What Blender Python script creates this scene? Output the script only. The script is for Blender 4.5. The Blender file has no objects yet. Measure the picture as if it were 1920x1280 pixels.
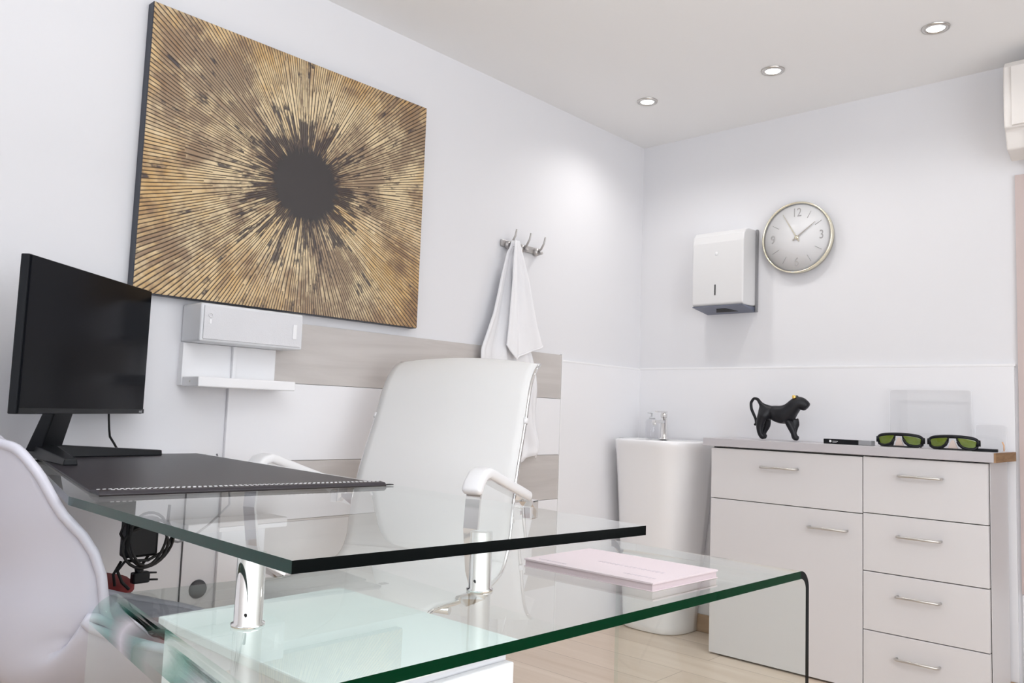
import bpy, bmesh, math, random
from mathutils import Vector, Matrix
random.seed(7)
sc = bpy.context.scene
C = sc.collection
PI = math.pi

# ---------------------------------------------------------------- camera
yaw, pitch, roll = math.radians(42.739), math.radians(4.928), math.radians(2.075)
CAM = Vector((2.205, -3.299, 0.93))
fwd = Vector((-math.sin(yaw)*math.cos(pitch), math.cos(yaw)*math.cos(pitch), math.sin(pitch)))
rt0 = Vector((math.cos(yaw), math.sin(yaw), 0)); up0 = rt0.cross(fwd)
rt = rt0*math.cos(roll) + up0*math.sin(roll)
up = -rt0*math.sin(roll) + up0*math.cos(roll)
cam = bpy.data.cameras.new('camera'); cam_o = bpy.data.objects.new('camera', cam); C.objects.link(cam_o)
m = Matrix.Identity(4)
for i in range(3):
    m[i][0], m[i][1], m[i][2], m[i][3] = rt[i], up[i], -fwd[i], CAM[i]
cam_o.matrix_world = m
cam.sensor_width = 36; cam.lens = 1524.2/1920*36; cam.clip_start = 0.02
sc.camera = cam_o

# ---------------------------------------------------------------- world, exposure, lights
sc.view_settings.view_transform = 'Standard'; sc.view_settings.look = 'None'
sc.view_settings.gamma = 1; sc.view_settings.exposure = -0.35
sc.cycles.use_denoising = True
sc.cycles.max_bounces = 14; sc.cycles.transparent_max_bounces = 24; sc.cycles.diffuse_bounces = 6
sc.cycles.sample_clamp_indirect = 6.0
sc.cycles.caustics_reflective = False; sc.cycles.caustics_refractive = False
w = bpy.data.worlds.new('world'); sc.world = w; w.use_nodes = True
bg = w.node_tree.nodes['Background']; bg.inputs[0].default_value = (0.80, 0.88, 1.0, 1); bg.inputs[1].default_value = 1.2
H = 2.247
RX, RY = 3.35, -5.6         # right wall x, rear wall y

def area(name, loc, rot, sx, sy, e, col):
    l = bpy.data.lights.new(name, 'AREA'); l.shape = 'RECTANGLE'; l.size = sx; l.size_y = sy; l.energy = e; l.color = col
    o = bpy.data.objects.new(name, l); o.location = loc; o.rotation_euler = rot; C.objects.link(o); return o
# daylight entering through the windows behind the photographer and on the right
def aim(d): return Vector(d).to_track_quat('-Z', 'Y').to_euler()
area('daylight_right_window', (RX-0.02, -1.95, 1.25), aim((-1, 0.0, 0.22)), 2.1, 1.5, 37, (0.96, 0.975, 1.0))
area('daylight_rear_window', (1.9, RY+0.03, 1.25), aim((0, 1, 0.1)), 1.8, 1.4, 9, (0.80, 0.88, 1.0))
# unseen fill lamp added above the camera to brighten the ceiling
area('ceiling_fill', (2.25, -3.15, 1.55), (PI, 0, 0), 0.4, 0.4, 68, (0.92, 0.955, 1.0))
SPOTS = [(0.348, -0.506), (0.888, -0.479), (1.45, -0.47), (2.0, -2.7), (2.9, -2.7), (2.0, -4.4), (2.9, -4.4), (2.9, -0.6)]
for i, (x, y) in enumerate(SPOTS):
    l = bpy.data.lights.new('downlight_bulb', 'SPOT'); l.energy = (17, 13, 7)[i] if i < 3 else 3; l.spot_size = math.radians(150); l.spot_blend = 0.9
    l.shadow_soft_size = 0.035; l.color = (1.0, 0.975, 0.95)
    o = bpy.data.objects.new('downlight_bulb', l); o.location = (x, y, H-0.012); C.objects.link(o)

# ---------------------------------------------------------------- materials
def mat(name, col, rough=0.5, metal=0.0, spec=0.5, **k):
    M = bpy.data.materials.new(name); M.use_nodes = True
    b = M.node_tree.nodes['Principled BSDF']
    b.inputs['Base Color'].default_value = (*col, 1); b.inputs['Roughness'].default_value = rough
    b.inputs['Metallic'].default_value = metal; b.inputs['Specular IOR Level'].default_value = spec
    if 'coat' in k: b.inputs['Coat Weight'].default_value = k['coat']; b.inputs['Coat Roughness'].default_value = 0.05
    if 'emit' in k:
        b.inputs['Emission Color'].default_value = (*k['emit'][0], 1); b.inputs['Emission Strength'].default_value = k['emit'][1]
    return M
def nt(M):
    n = M.node_tree; return n, n.nodes, n.links, n.nodes['Principled BSDF']
def N(n, t, **k):
    x = n.nodes.new(t)
    for a, v in k.items(): setattr(x, a, v)
    return x
def bump(M, scale, strength, dist=0.002, coord='Object', detail=4):
    n, ns, L, b = nt(M)
    tc = N(n, 'ShaderNodeTexCoord'); no = N(n, 'ShaderNodeTexNoise'); no.inputs['Scale'].default_value = scale; no.inputs['Detail'].default_value = detail
    bp = N(n, 'ShaderNodeBump'); bp.inputs['Strength'].default_value = strength; bp.inputs['Distance'].default_value = dist
    L.new(tc.outputs[coord], no.inputs['Vector']); L.new(no.outputs['Fac'], bp.inputs['Height']); L.new(bp.outputs[0], b.inputs['Normal'])
    return M
WALL = bump(mat('white_wall_paint', (0.745, 0.745, 0.765), 0.6, spec=0.3), 90, 0.05)
CEIL = bump(mat('white_ceiling_paint', (0.83, 0.83, 0.83), 0.8, spec=0.2), 90, 0.05)
PANEL = mat('white_satin_panel', (0.83, 0.83, 0.85), 0.28)
TILE = mat('white_glossy_wall_cladding', (0.82, 0.82, 0.84), 0.22)
WHITEPL = mat('white_plastic', (0.83, 0.83, 0.84), 0.35)
GREYPL = mat('pale_grey_plastic', (0.70, 0.71, 0.73), 0.4)
CAB = mat('white_cabinet_laminate', (0.70, 0.685, 0.69), 0.35)
CARC = mat('white_carcass_laminate', (0.68, 0.665, 0.67), 0.4)
GAP = mat('dark_gap', (0.05, 0.045, 0.04), 0.7)
SHELL = mat('white_polypropylene', (0.52, 0.515, 0.575), 0.35)
CERAM = mat('white_ceramic', (0.88, 0.88, 0.89), 0.12, coat=0.4)
CHROME = mat('chrome', (0.82, 0.81, 0.80), 0.06, 1.0)
STEEL = mat('brushed_steel', (0.62, 0.60, 0.57), 0.28, 1.0)
NICKEL = mat('grey_metal', (0.50, 0.48, 0.47), 0.4, 0.7)
BLACK = mat('black_plastic', (0.004, 0.005, 0.007), 0.38, spec=0.3)
BLACKR = mat('black_rubber', (0.01, 0.01, 0.01), 0.6)
SCREEN = mat('dark_screen_panel', (0.0015, 0.002, 0.004), 0.16, spec=0.12)
MATTEB = mat('matte_black_resin', (0.006, 0.006, 0.009), 0.42, spec=0.35)
GOLD = mat('gold_paint', (0.9, 0.60, 0.18), 0.25, 1.0)
RED = bump(mat('dark_red_cushion_fabric', (0.20, 0.012, 0.012), 0.8), 300, 0.4, 0.001)
LEATHER = mat('black_leatherette', (0.022, 0.018, 0.023), 0.40)
STITCH = mat('white_thread', (0.75, 0.74, 0.74), 0.7)
PINK = mat('pale_pink_paper', (0.61, 0.525, 0.545), 0.6)
INKGREY = mat('grey_ink', (0.50, 0.44, 0.47), 0.7)
PINKEDGE = mat('paper_block', (0.55, 0.46, 0.48), 0.8)
TOP = mat('grey_worktop_laminate', (0.52, 0.50, 0.52), 0.35)
CLOCKF = mat('white_clock_face', (0.80, 0.80, 0.81), 0.4)
CLOCKN = mat('grey_numeral_print', (0.42, 0.41, 0.41), 0.5)
BRASS = mat('pale_gold_metal', (0.92, 0.87, 0.70), 0.25, 1.0)
LENS = mat('green_laser_lens', (0.11, 0.165, 0.0), 0.06, spec=0.8, coat=0.5)
GLOW = mat('lit_lamp_lens', (1, 1, 1), 0.5, emit=((1, 0.99, 0.97), 9.0))
WOODLEG = mat('light_wood_leg', (0.55, 0.38, 0.22), 0.5)
WALLAC = mat('ivory_white_plastic', (0.74, 0.71, 0.68), 0.4)
FRAMEP = mat('beige_window_frame', (0.55, 0.46, 0.44), 0.5)
DARKRED = mat('dark_red_curtain', (0.16, 0.05, 0.04), 0.8)
SKIN = mat('beige_nose_bridge', (0.75, 0.62, 0.55), 0.5)
SILV = mat('silver_print', (0.55, 0.56, 0.58), 0.4, 0.6)
DGREY = mat('dark_grey_plastic', (0.06, 0.06, 0.065), 0.5)
MGREY = mat('mid_grey_plastic', (0.24, 0.24, 0.25), 0.5)

def thin_glass(name, tint, rough=0.0):
    M = bpy.data.materials.new(name); M.use_nodes = True; n = M.node_tree; n.nodes.clear()
    o = N(n, 'ShaderNodeOutputMaterial'); mx = N(n, 'ShaderNodeMixShader'); tr = N(n, 'ShaderNodeBsdfTransparent'); gl = N(n, 'ShaderNodeBsdfGlossy'); fr = N(n, 'ShaderNodeFresnel')
    fr.inputs['IOR'].default_value = 1.5; tr.inputs[0].default_value = (*tint, 1); gl.inputs[0].default_value = (1, 1, 1, 1); gl.inputs['Roughness'].default_value = rough
    # a thin sheet mirrors the same from either side
    ge = N(n, 'ShaderNodeNewGeometry'); mr = N(n, 'ShaderNodeMapRange'); mr.inputs['To Min'].default_value = 1.5; mr.inputs['To Max'].default_value = 1/1.5; n.links.new(ge.outputs['Backfacing'], mr.inputs['Value']); n.links.new(mr.outputs[0], fr.inputs['IOR'])
    n.links.new(fr.outputs[0], mx.inputs[0]); n.links.new(tr.outputs[0], mx.inputs[1]); n.links.new(gl.outputs[0], mx.inputs[2]); n.links.new(mx.outputs[0], o.inputs[0])
    return M
GL = thin_glass('clear_plate_glass', (0.955, 0.975, 0.965))
def plate_under(name):
    # underside of a plate: transmits only (the upper face carries the mirror reflection)
    M = bpy.data.materials.new(name); M.use_nodes = True; n = M.node_tree; n.nodes.clear()
    o = N(n, 'ShaderNodeOutputMaterial'); tr = N(n, 'ShaderNodeBsdfTransparent'); tr.inputs[0].default_value = (0.96, 0.985, 0.975, 1)
    n.links.new(tr.outputs[0], o.inputs[0]); return M
GLU = plate_under('clear_plate_glass_underside')
ACRYL = thin_glass('clear_acrylic', (0.97, 0.97, 0.97), 0.02)
EDGE = mat('green_glass_edge', (0.001, 0.002, 0.002), 0.15, spec=0.06)
EDGELO = mat('green_glass_edge_lower', (0.0, 0.022, 0.007), 0.12, spec=0.08)
EDGE2 = mat('green_glass_edge_teal', (0.0, 0.030, 0.023), 0.1, spec=0.3)
ACEDGE = mat('acrylic_edge', (0.80, 0.80, 0.82), 0.3)
BEND = thin_glass('bent_glass', (0.93, 0.97, 0.95))
_n = BEND.node_tree; _tr = [x for x in _n.nodes if x.type == 'BSDF_TRANSPARENT'][0]
_lw = N(_n, 'ShaderNodeLayerWeight'); _lw.inputs['Blend'].default_value = 0.5; _cr = N(_n, 'ShaderNodeValToRGB')
_e = _cr.color_ramp.elements; _e[0].position = 0.0; _e[0].color = (0.95, 0.98, 0.965, 1); _e[1].position = 0.98; _e[1].color = (0.0, 0.05, 0.035, 1)
_x = _e.new(0.6); _x.color = (0.85, 0.93, 0.90, 1); _x = _e.new(0.82); _x.color = (0.12, 0.42, 0.33, 1)
_n.links.new(_lw.outputs['Facing'], _cr.inputs[0]); _n.links.new(_cr.outputs[0], _tr.inputs[0])

def mesh_fabric():
    M = mat('white_mesh_fabric', (0.86, 0.86, 0.85), 0.7)
    n, ns, L, b = nt(M)
    b.inputs['Alpha'].default_value = 0.92
    return bump(M, 900, 0.3, 0.0006)
MESHF = mesh_fabric()
CLOTH = bump(mat('white_cotton', (0.84, 0.84, 0.86), 0.9), 500, 0.3, 0.001)

def wood(name, c1, c2, c3, axis, scale, rough, plank=None):
    M = mat(name, c1, rough); n, ns, L, b = nt(M)
    tc = N(n, 'ShaderNodeTexCoord'); mp = N(n, 'ShaderNodeMapping'); s = [scale]*3; s[axis] = scale*0.09; mp.inputs['Scale'].default_value = s
    L.new(tc.outputs['Object'], mp.inputs['Vector'])
    no = N(n, 'ShaderNodeTexNoise'); no.inputs['Scale'].default_value = 1; no.inputs['Detail'].default_value = 8; no.inputs['Roughness'].default_value = 0.6; no.inputs['Distortion'].default_value = 0.6
    L.new(mp.outputs[0], no.inputs['Vector'])
    cr = N(n, 'ShaderNodeValToRGB'); e = cr.color_ramp.elements; e[0].position = 0.3; e[0].color = (*c2, 1); e[1].position = 0.62; e[1].color = (*c1, 1)
    x = e.new(0.8); x.color = (*c3, 1)
    L.new(no.outputs['Fac'], cr.inputs[0])
    out = cr.outputs[0]
    if plank:
        br = N(n, 'ShaderNodeTexBrick'); br.inputs['Scale'].default_value = 1; br.inputs['Brick Width'].default_value = plank[0]; br.inputs['Row Height'].default_value = plank[1]
        br.inputs['Mortar Size'].default_value = 0.0012; br.inputs['Color1'].default_value = (1, 1, 1, 1); br.inputs['Color2'].default_value = (0.86, 0.85, 0.84, 1); br.inputs['Mortar'].default_value = (0.45, 0.40, 0.36, 1)
        br.inputs['Mortar Smooth'].default_value = 0.1
        mp2 = N(n, 'ShaderNodeMapping'); mp2.inputs['Rotation'].default_value = (0, 0, math.radians(plank[2]))
        L.new(tc.outputs['Object'], mp2.inputs[0]); L.new(mp2.outputs[0], br.inputs[0])
        mm = N(n, 'ShaderNodeMix', data_type='RGBA', blend_type='MULTIPLY'); mm.inputs[0].default_value = 1
        L.new(out, mm.inputs[6]); L.new(br.outputs[0], mm.inputs[7]); out = mm.outputs[2]
    L.new(out, b.inputs['Base Color'])
    return M
FLOORM = wood('light_oak_laminate', (0.78, 0.66, 0.545), (0.68, 0.55, 0.43), (0.84, 0.74, 0.63), 0, 14, 0.32, (1.2, 0.19, 0))
BANDM = wood('grey_oak_texture', (0.56, 0.53, 0.51), (0.47, 0.44, 0.42), (0.60, 0.575, 0.55), 1, 16, 0.45)
BASEM = wood('oak_skirting', (0.42, 0.28, 0.17), (0.33, 0.21, 0.12), (0.50, 0.36, 0.24), 0, 30, 0.45)
ENDM = wood('raw_chipboard_end', (0.36, 0.22, 0.12), (0.20, 0.11, 0.05), (0.50, 0.33, 0.20), 1, 60, 0.8)

# ---------------------------------------------------------------- mesh helpers
class B:
    def __init__(s): s.bm = bmesh.new(); s.mi = 0
    def _tag(s, vs):
        fs = set()
        for v in vs:
            for f in v.link_faces: fs.add(f)
        for f in fs: f.material_index = s.mi
    def box(s, a, b, bev=0.0, seg=2, M=None):
        r = bmesh.ops.create_cube(s.bm, size=1.0); vs = r['verts']
        for v in vs:
            v.co = Vector([(a[i]+b[i])/2 + v.co[i]*(b[i]-a[i]) for i in range(3)])
        s._tag(vs)
        if bev > 0:
            es = list({e for v in vs for e in v.link_edges})
            rr = bmesh.ops.bevel(s.bm, geom=es, offset=bev, segments=seg, affect='EDGES', profile=0.5)
            vs = rr['verts']
            for f in rr['faces']: f.material_index = s.mi
        if M is not None:
            allv = list({v for v in vs}) if bev > 0 else vs
            bmesh.ops.transform(s.bm, matrix=M, verts=allv)
        return s
    def prism(s, pts, z0, z1, bev=0.0):
        lo = [s.bm.verts.new((p[0], p[1], z0)) for p in pts]; hi = [s.bm.verts.new((p[0], p[1], z1)) for p in pts]
        n = len(pts); fs = [s.bm.faces.new(lo[::-1]), s.bm.faces.new(hi)]
        for i in range(n): fs.append(s.bm.faces.new((lo[i], lo[(i+1) % n], hi[(i+1) % n], hi[i])))
        for f in fs: f.material_index = s.mi
        return fs
    def hexa(s, P8):
        v = [s.bm.verts.new(p) for p in P8]
        for q in ((3, 2, 1, 0), (4, 5, 6, 7), (0, 1, 5, 4), (1, 2, 6, 5), (2, 3, 7, 6), (3, 0, 4, 7)):
            s.bm.faces.new([v[i] for i in q]).material_index = s.mi
        return s
    def lathe(s, prof, c=(0, 0, 0), seg=32, axis='Z', smooth=True, cap=True):
        rings = []
        for r, h in prof:
            ring = []
            for i in range(seg):
                a = 2*PI*i/seg; x, y = r*math.cos(a), r*math.sin(a)
                p = {'Z': (x, y, h), 'X': (h, x, y), 'Y': (x, h, y)}[axis]
                ring.append(s.bm.verts.new((c[0]+p[0], c[1]+p[1], c[2]+p[2])))
            rings.append(ring)
        for a, b in zip(rings, rings[1:]):
            for i in range(seg):
                f = s.bm.faces.new((a[i], a[(i+1) % seg], b[(i+1) % seg], b[i])); f.material_index = s.mi; f.smooth = smooth
        for rg, (r, h) in ((rings[0], prof[0]), (rings[-1], prof[-1])):
            if r > 1e-6 and cap: f = s.bm.faces.new(rg); f.material_index = s.mi
        return s
    def cyl(s, a, b, r, r2=None, seg=20):
        a = Vector(a); b = Vector(b); r2 = r if r2 is None else r2; d = (b-a).normalized()
        t = Vector((0, 0, 1)) if abs(d.z) < 0.9 else Vector((1, 0, 0)); u = d.cross(t).normalized(); v = d.cross(u)
        R = [[s.bm.verts.new(p + (u*math.cos(2*PI*i/seg) + v*math.sin(2*PI*i/seg))*rr) for i in range(seg)] for p, rr in ((a, r), (b, r2))]
        for i in range(seg):
            f = s.bm.faces.new((R[0][i], R[0][(i+1) % seg], R[1][(i+1) % seg], R[1][i])); f.smooth = True; f.material_index = s.mi
        s.bm.faces.new(R[0][::-1]).material_index = s.mi; s.bm.faces.new(R[1]).material_index = s.mi
        return s
    def tube(s, pts, r, seg=10, flat=None, closed=False, upv=None):
        # sweep a circle (or a flat bar: flat=(w,t)) along points
        P = [Vector(p) for p in pts]; n = len(P); rings = []; pu = None
        for i in range(n):
            if closed: d = (P[(i+1) % n]-P[i-1]).normalized()
            else: d = (P[min(i+1, n-1)]-P[max(i-1, 0)]).normalized()
            if upv is not None: u = (Vector(upv) - d*Vector(upv).dot(d)).normalized()
            elif pu is None:
                t = Vector((0, 0, 1)) if abs(d.z) < 0.9 else Vector((1, 0, 0)); u = d.cross(t).normalized()
            else: u = (pu - d*pu.dot(d)).normalized()
            pu = u; v = d.cross(u)
            rr = r[i] if isinstance(r, (list, tuple)) else r
            if flat:
                a, b = flat; ring = [P[i]+u*x+v*y for x, y in ((-a/2, -b/2), (a/2, -b/2), (a/2, b/2), (-a/2, b/2))]
            else: ring = [P[i] + (u*math.cos(2*PI*k/seg)+v*math.sin(2*PI*k/seg))*rr for k in range(seg)]
            rings.append([s.bm.verts.new(p) for p in ring])
        m_ = len(rings[0])
        for i in range(n if closed else n-1):
            a, b = rings[i], rings[(i+1) % n]
            for k in range(m_):
                f = s.bm.faces.new((a[k], a[(k+1) % m_], b[(k+1) % m_], b[k])); f.smooth = not flat; f.material_index = s.mi
        if not closed:
            s.bm.faces.new(rings[0][::-1]).material_index = s.mi; s.bm.faces.new(rings[-1]).material_index = s.mi
        return s
    def grid(s, fn, nu, nv, smooth=True):
        G = [[s.bm.verts.new(fn(i/nu, j/nv)) for j in range(nv+1)] for i in range(nu+1)]
        for i in range(nu):
            for j in range(nv):
                f = s.bm.faces.new((G[i][j], G[i+1][j], G[i+1][j+1], G[i][j+1])); f.smooth = smooth; f.material_index = s.mi
        return s

def obj(name, b, mats, parent=None, origin=None, mods=None):
    me = bpy.data.meshes.new(name); bm = b.bm
    bmesh.ops.recalc_face_normals(bm, faces=bm.faces)
    if origin is None and parent is not None and parent.get('_o') is not None: origin = parent['_o']
    if origin is not None:
        bmesh.ops.translate(bm, verts=bm.verts, vec=-Vector(origin))
    bm.to_mesh(me); bm.free()
    for m_ in (mats if isinstance(mats, (list, tuple)) else [mats]): me.materials.append(m_)
    o = bpy.data.objects.new(name, me); C.objects.link(o)
    if parent is not None: o.parent = parent
    if origin is not None:
        if parent is None: o.location = origin
        o['_o'] = list(origin)
    return o
def thing(name, label, cat, loc=(0, 0, 0), rotz=0, group=None, local=False):
    """Empty at the base. local=False: children are drawn in world coordinates; local=True: in the thing's own."""
    o = bpy.data.objects.new(name, None); o.empty_display_size = 0.05; C.objects.link(o); o.location = loc; o.rotation_euler = (0, 0, rotz)
    o['label'] = label; o['category'] = cat
    if group: o['group'] = group
    if not local: o['_o'] = list(loc)
    return o
def tag(o, label, cat, group=None):
    o['label'] = label; o['category'] = cat
    if group: o['group'] = group
    return o
def struct(name, b, m_, parent=None, origin=None):
    o = obj(name, b, m_, parent, origin)
    if parent is None: o['kind'] = 'structure'
    return o
def copy_tree(o, parent=None):
    c = o.copy(); C.objects.link(c); c.parent = parent
    for ch in list(o.children): copy_tree(ch, c)
    return c
def bevmod(o, w_=0.003, s_=2):
    m_ = o.modifiers.new('bevel', 'BEVEL'); m_.width = w_; m_.segments = s_; m_.limit_method = 'ANGLE'; m_.angle_limit = math.radians(50); return o
def smooth_ob(o, lv=1):
    m_ = o.modifiers.new('sub', 'SUBSURF'); m_.levels = lv; m_.render_levels = lv
    for p in o.data.polygons: p.use_smooth = True
    return o
def text_mesh(body, size, depth=0.0006):
    cu = bpy.data.curves.new('t', 'FONT'); cu.body = body; cu.size = size; cu.extrude = depth; cu.align_x = 'CENTER'; cu.align_y = 'CENTER'
    to = bpy.data.objects.new('t', cu); C.objects.link(to); bpy.context.view_layer.update()
    me = bpy.data.meshes.new_from_object(to); bpy.data.objects.remove(to); return me
def text_obj(name, body, size, m_, mtx, parent=None, sx=1.0):
    me = text_mesh(body, size); me.transform(Matrix.Diagonal((sx, 1, 1, 1))); me.transform(mtx)
    if parent is not None and parent.get('_o') is not None: me.transform(Matrix.Translation(-Vector(parent['_o'])))
    me.materials.clear(); me.materials.append(m_)
    o = bpy.data.objects.new(name, me); C.objects.link(o); o.parent = parent
    if parent is not None and parent.get('_o') is not None: o['_o'] = parent['_o']
    return o
# orientation of writing: on a wall facing +x, and on one facing -y
TX = Matrix(((0, 0, 1, 0), (1, 0, 0, 0), (0, 1, 0, 0), (0, 0, 0, 1)))
TY = Matrix(((1, 0, 0, 0), (0, 0, -1, 0), (0, 1, 0, 0), (0, 0, 0, 1)))

# ---------------------------------------------------------------- room
b = B(); b.box((-0.12, RY-0.12, -0.1), (RX+0.12, 0.12, 0)); struct('floor', b, FLOORM)
b = B(); b.box((-0.12, RY-0.12, H), (RX+0.12, 0.12, H+0.12)); struct('ceiling', b, CEIL)
b = B(); b.box((-0.12, RY-0.12, 0), (0, 0.12, H)); struct('wall_left', b, WALL)
# back wall with a window opening at its right
WX0, WX1, WZ0, WZ1 = 1.612, 2.9, 0.40, 1.80
b = B(); b.box((0, 0, 0), (WX0, 0.12, H)); b.box((WX1, 0, 0), (RX, 0.12, H)); b.box((WX0, 0, 0), (WX1, 0.12, WZ0)); b.box((WX0, 0, WZ1), (WX1, 0.12, H)); struct('wall_back', b, WALL)
# rear and right walls with the windows that light the room
b = B(); x0, x1, z0, z1 = 0.95, 2.85, 0.5, 2.0
b.box((0, RY-0.12, 0), (x0, RY, H)); b.box((x1, RY-0.12, 0), (RX, RY, H)); b.box((x0, RY-0.12, 0), (x1, RY, z0)); b.box((x0, RY-0.12, z1), (x1, RY, H)); struct('wall_rear', b, WALL)
b = B(); y0, y1 = -3.0, -0.9
b.box((RX, RY-0.12, 0), (RX+0.12, y0, H)); b.box((RX, y1, 0), (RX+0.12, 0.12, H)); b.box((RX, y0, 0), (RX+0.12, y1, z0)); b.box((RX, y0, 2.1), (RX+0.12, y1, H)); struct('wall_right', b, WALL)
def winframe(name, a, c, ax, fm, t=0.05, mull=1):
    b = B()
    if ax == 'y':
        y = a[1]; b.box((a[0], y-0.02, a[2]), (a[0]+t, y+0.05, c[2])); b.box((c[0]-t, y-0.02, a[2]), (c[0], y+0.05, c[2])); b.box((a[0]+t, y-0.02, a[2]), (c[0]-t, y+0.05, a[2]+t)); b.box((a[0]+t, y-0.02, c[2]-t), (c[0]-t, y+0.05, c[2]))
        for i in range(1, mull+1):
            xm = a[0]+(c[0]-a[0])*i/(mull+1); b.box((xm-t/2, y-0.015, a[2]+t), (xm+t/2, y+0.045, c[2]-t))
    else:
        x = a[0]; b.box((x-0.02, a[1], a[2]), (x+0.05, a[1]+t, c[2])); b.box((x-0.02, c[1]-t, a[2]), (x+0.05, c[1], c[2])); b.box((x-0.02, a[1]+t, a[2]), (x+0.05, c[1]-t, a[2]+t)); b.box((x-0.02, a[1]+t, c[2]-t), (x+0.05, c[1]-t, c[2]))
        for i in range(1, mull+1):
            ym = a[1]+(c[1]-a[1])*i/(mull+1); b.box((x-0.015, ym-t/2, a[2]+t), (x+0.045, ym+t/2, c[2]-t))
    return struct(name, b, fm)
winframe('window_2', (x0, RY-0.06, z0), (x1, 0, z1), 'y', WHITEPL, mull=2)
winframe('window_3', (RX+0.06, y0, z0), (0, y1, 2.1), 'x', WHITEPL, mull=1)
# window_1: back wall at the far right, of which the photo shows the left jamb
b = B(); b.box((1.582, -0.012, 0.372), (1.632, 0.06, 1.835)); b.box((1.632, -0.012, 1.785), (2.93, 0.06, 1.835)); b.box((1.632, -0.012, 0.372), (2.93, 0.06, 0.42)); b.box((2.88, -0.012, 0.42), (2.93, 0.06, 1.785))
w1 = struct('window_1', b, FRAMEP)
b = B(); b.box((1.632, 0.03, 0.42), (2.88, 0.036, 1.785)); p = obj('pane', b, GL, w1)
b = B(); b.grid(lambda u, v: (1.60+1.32*u, 0.085+0.012*math.sin(u*110), 0.38+1.44*v), 160, 1); struct('trim_3', b, DARKRED)
# white panel below that window
b = B(); b.box((1.582, -0.010, 0.0), (1.80, 0, 0.368), 0.003); b.box((1.615, -0.016, 0.04), (1.78, -0.010, 0.33), 0.002); struct('trim_4', b, PANEL)

# low wall cladding with a bright top edge from the panel to the corner and along the back wall
b = B(); b.box((0, -0.607, 0), (0.012, 0, 1.150)); struct('trim_1', b, TILE)
b = B(); b.box((0.012, -0.012, 0), (1.570, 0, 1.152)); struct('trim_2', b, TILE)
b = B(); b.box((0, -0.607, 1.150), (0.0130, 0, 1.158), 0.001); b.box((0.0130, -0.0130, 1.152), (1.574, 0, 1.161), 0.001); struct('trim_5', b, WHITEPL)
b = B(); b.box((0.012, -0.026, 0), (1.58, -0.012, 0.075), 0.003); struct('baseboard_back', b, BASEM)
b = B(); b.box((0.0, RY, 0), (0.014, -2.125, 0.075), 0.003); struct('baseboard_left', b, BASEM)

# big wall panel with two wood-grain bands
PT = 0.012
t = thing('wall_panel', 'wide white glossy wall panel with two grey oak bands behind the white desk chair', 'wall panel', (0, -1.365, 0))
b = B()
for za, zb in ((0.0, 0.572), (0.756, 0.992)): b.box((0.0005, -2.122, za+0.0008), (PT, -0.609, zb-0.0008), 0.0015)
obj('board', b, PANEL, t)
for za, zb in ((0.572, 0.756), (0.992, 1.179)):
    b = B(); b.box((0.0005, -2.122, za+0.0004), (PT, -0.609, zb-0.0004), 0.001); o = obj('wood_band', b, BANDM, t); o['label'] = 'grey oak effect band'
b = B(); b.box((0.0005, -0.609, 0), (PT+0.002, -0.604, 1.182)); obj('edge_strip', b, WHITEPL, t)
# thin vertical cable cover / joints left of the panel
b = B(); b.box((0, -2.225, 0.02), (0.003, -2.2215, 0.74)); tag(obj('joint_strip', b, DGREY), 'thin dark vertical joint line on the left wall under the desk', 'joint strip')
# round cable outlet low on the wall
b = B(); b.lathe([(0.0, 0.009), (0.018, 0.009), (0.024, 0.006), (0.026, 0.0)], (0, -2.17, 0.405), 28, 'X')
tag(obj('cable_grommet', b, DGREY), 'round dark grey cable outlet low on the left wall seen through the glass', 'cable outlet')

# ---------------------------------------------------------------- ceiling downlights
def downlight():
    t = thing('recessed_downlight', '', 'ceiling light', (0, 0, H), group='recessed ceiling downlights', local=True)
    b = B(); b.lathe([(0.030, -0.002), (0.031, -0.0065), (0.041, -0.0055), (0.043, -0.001), (0.043, 0.0), (0.030, 0.0)], (0, 0, 0), 40); obj('trim_ring', b, STEEL, t)
    b = B(); b.lathe([(0.0, -0.004), (0.026, -0.0042), (0.030, -0.001)], (0, 0, 0), 32); obj('lens', b, GLOW, t)
    return t
dl = downlight()
dlab = ['recessed ceiling downlight nearest the room corner, above the washbasin', 'middle of the three recessed ceiling downlights, above the wall clock', 'rightmost of the three recessed ceiling downlights, nearest the air conditioner']
for i, (x, y) in enumerate(SPOTS[:3]):
    o = dl if i == 0 else copy_tree(dl)
    o.location = (x, y, H)
    o['label'] = dlab[i]

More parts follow.
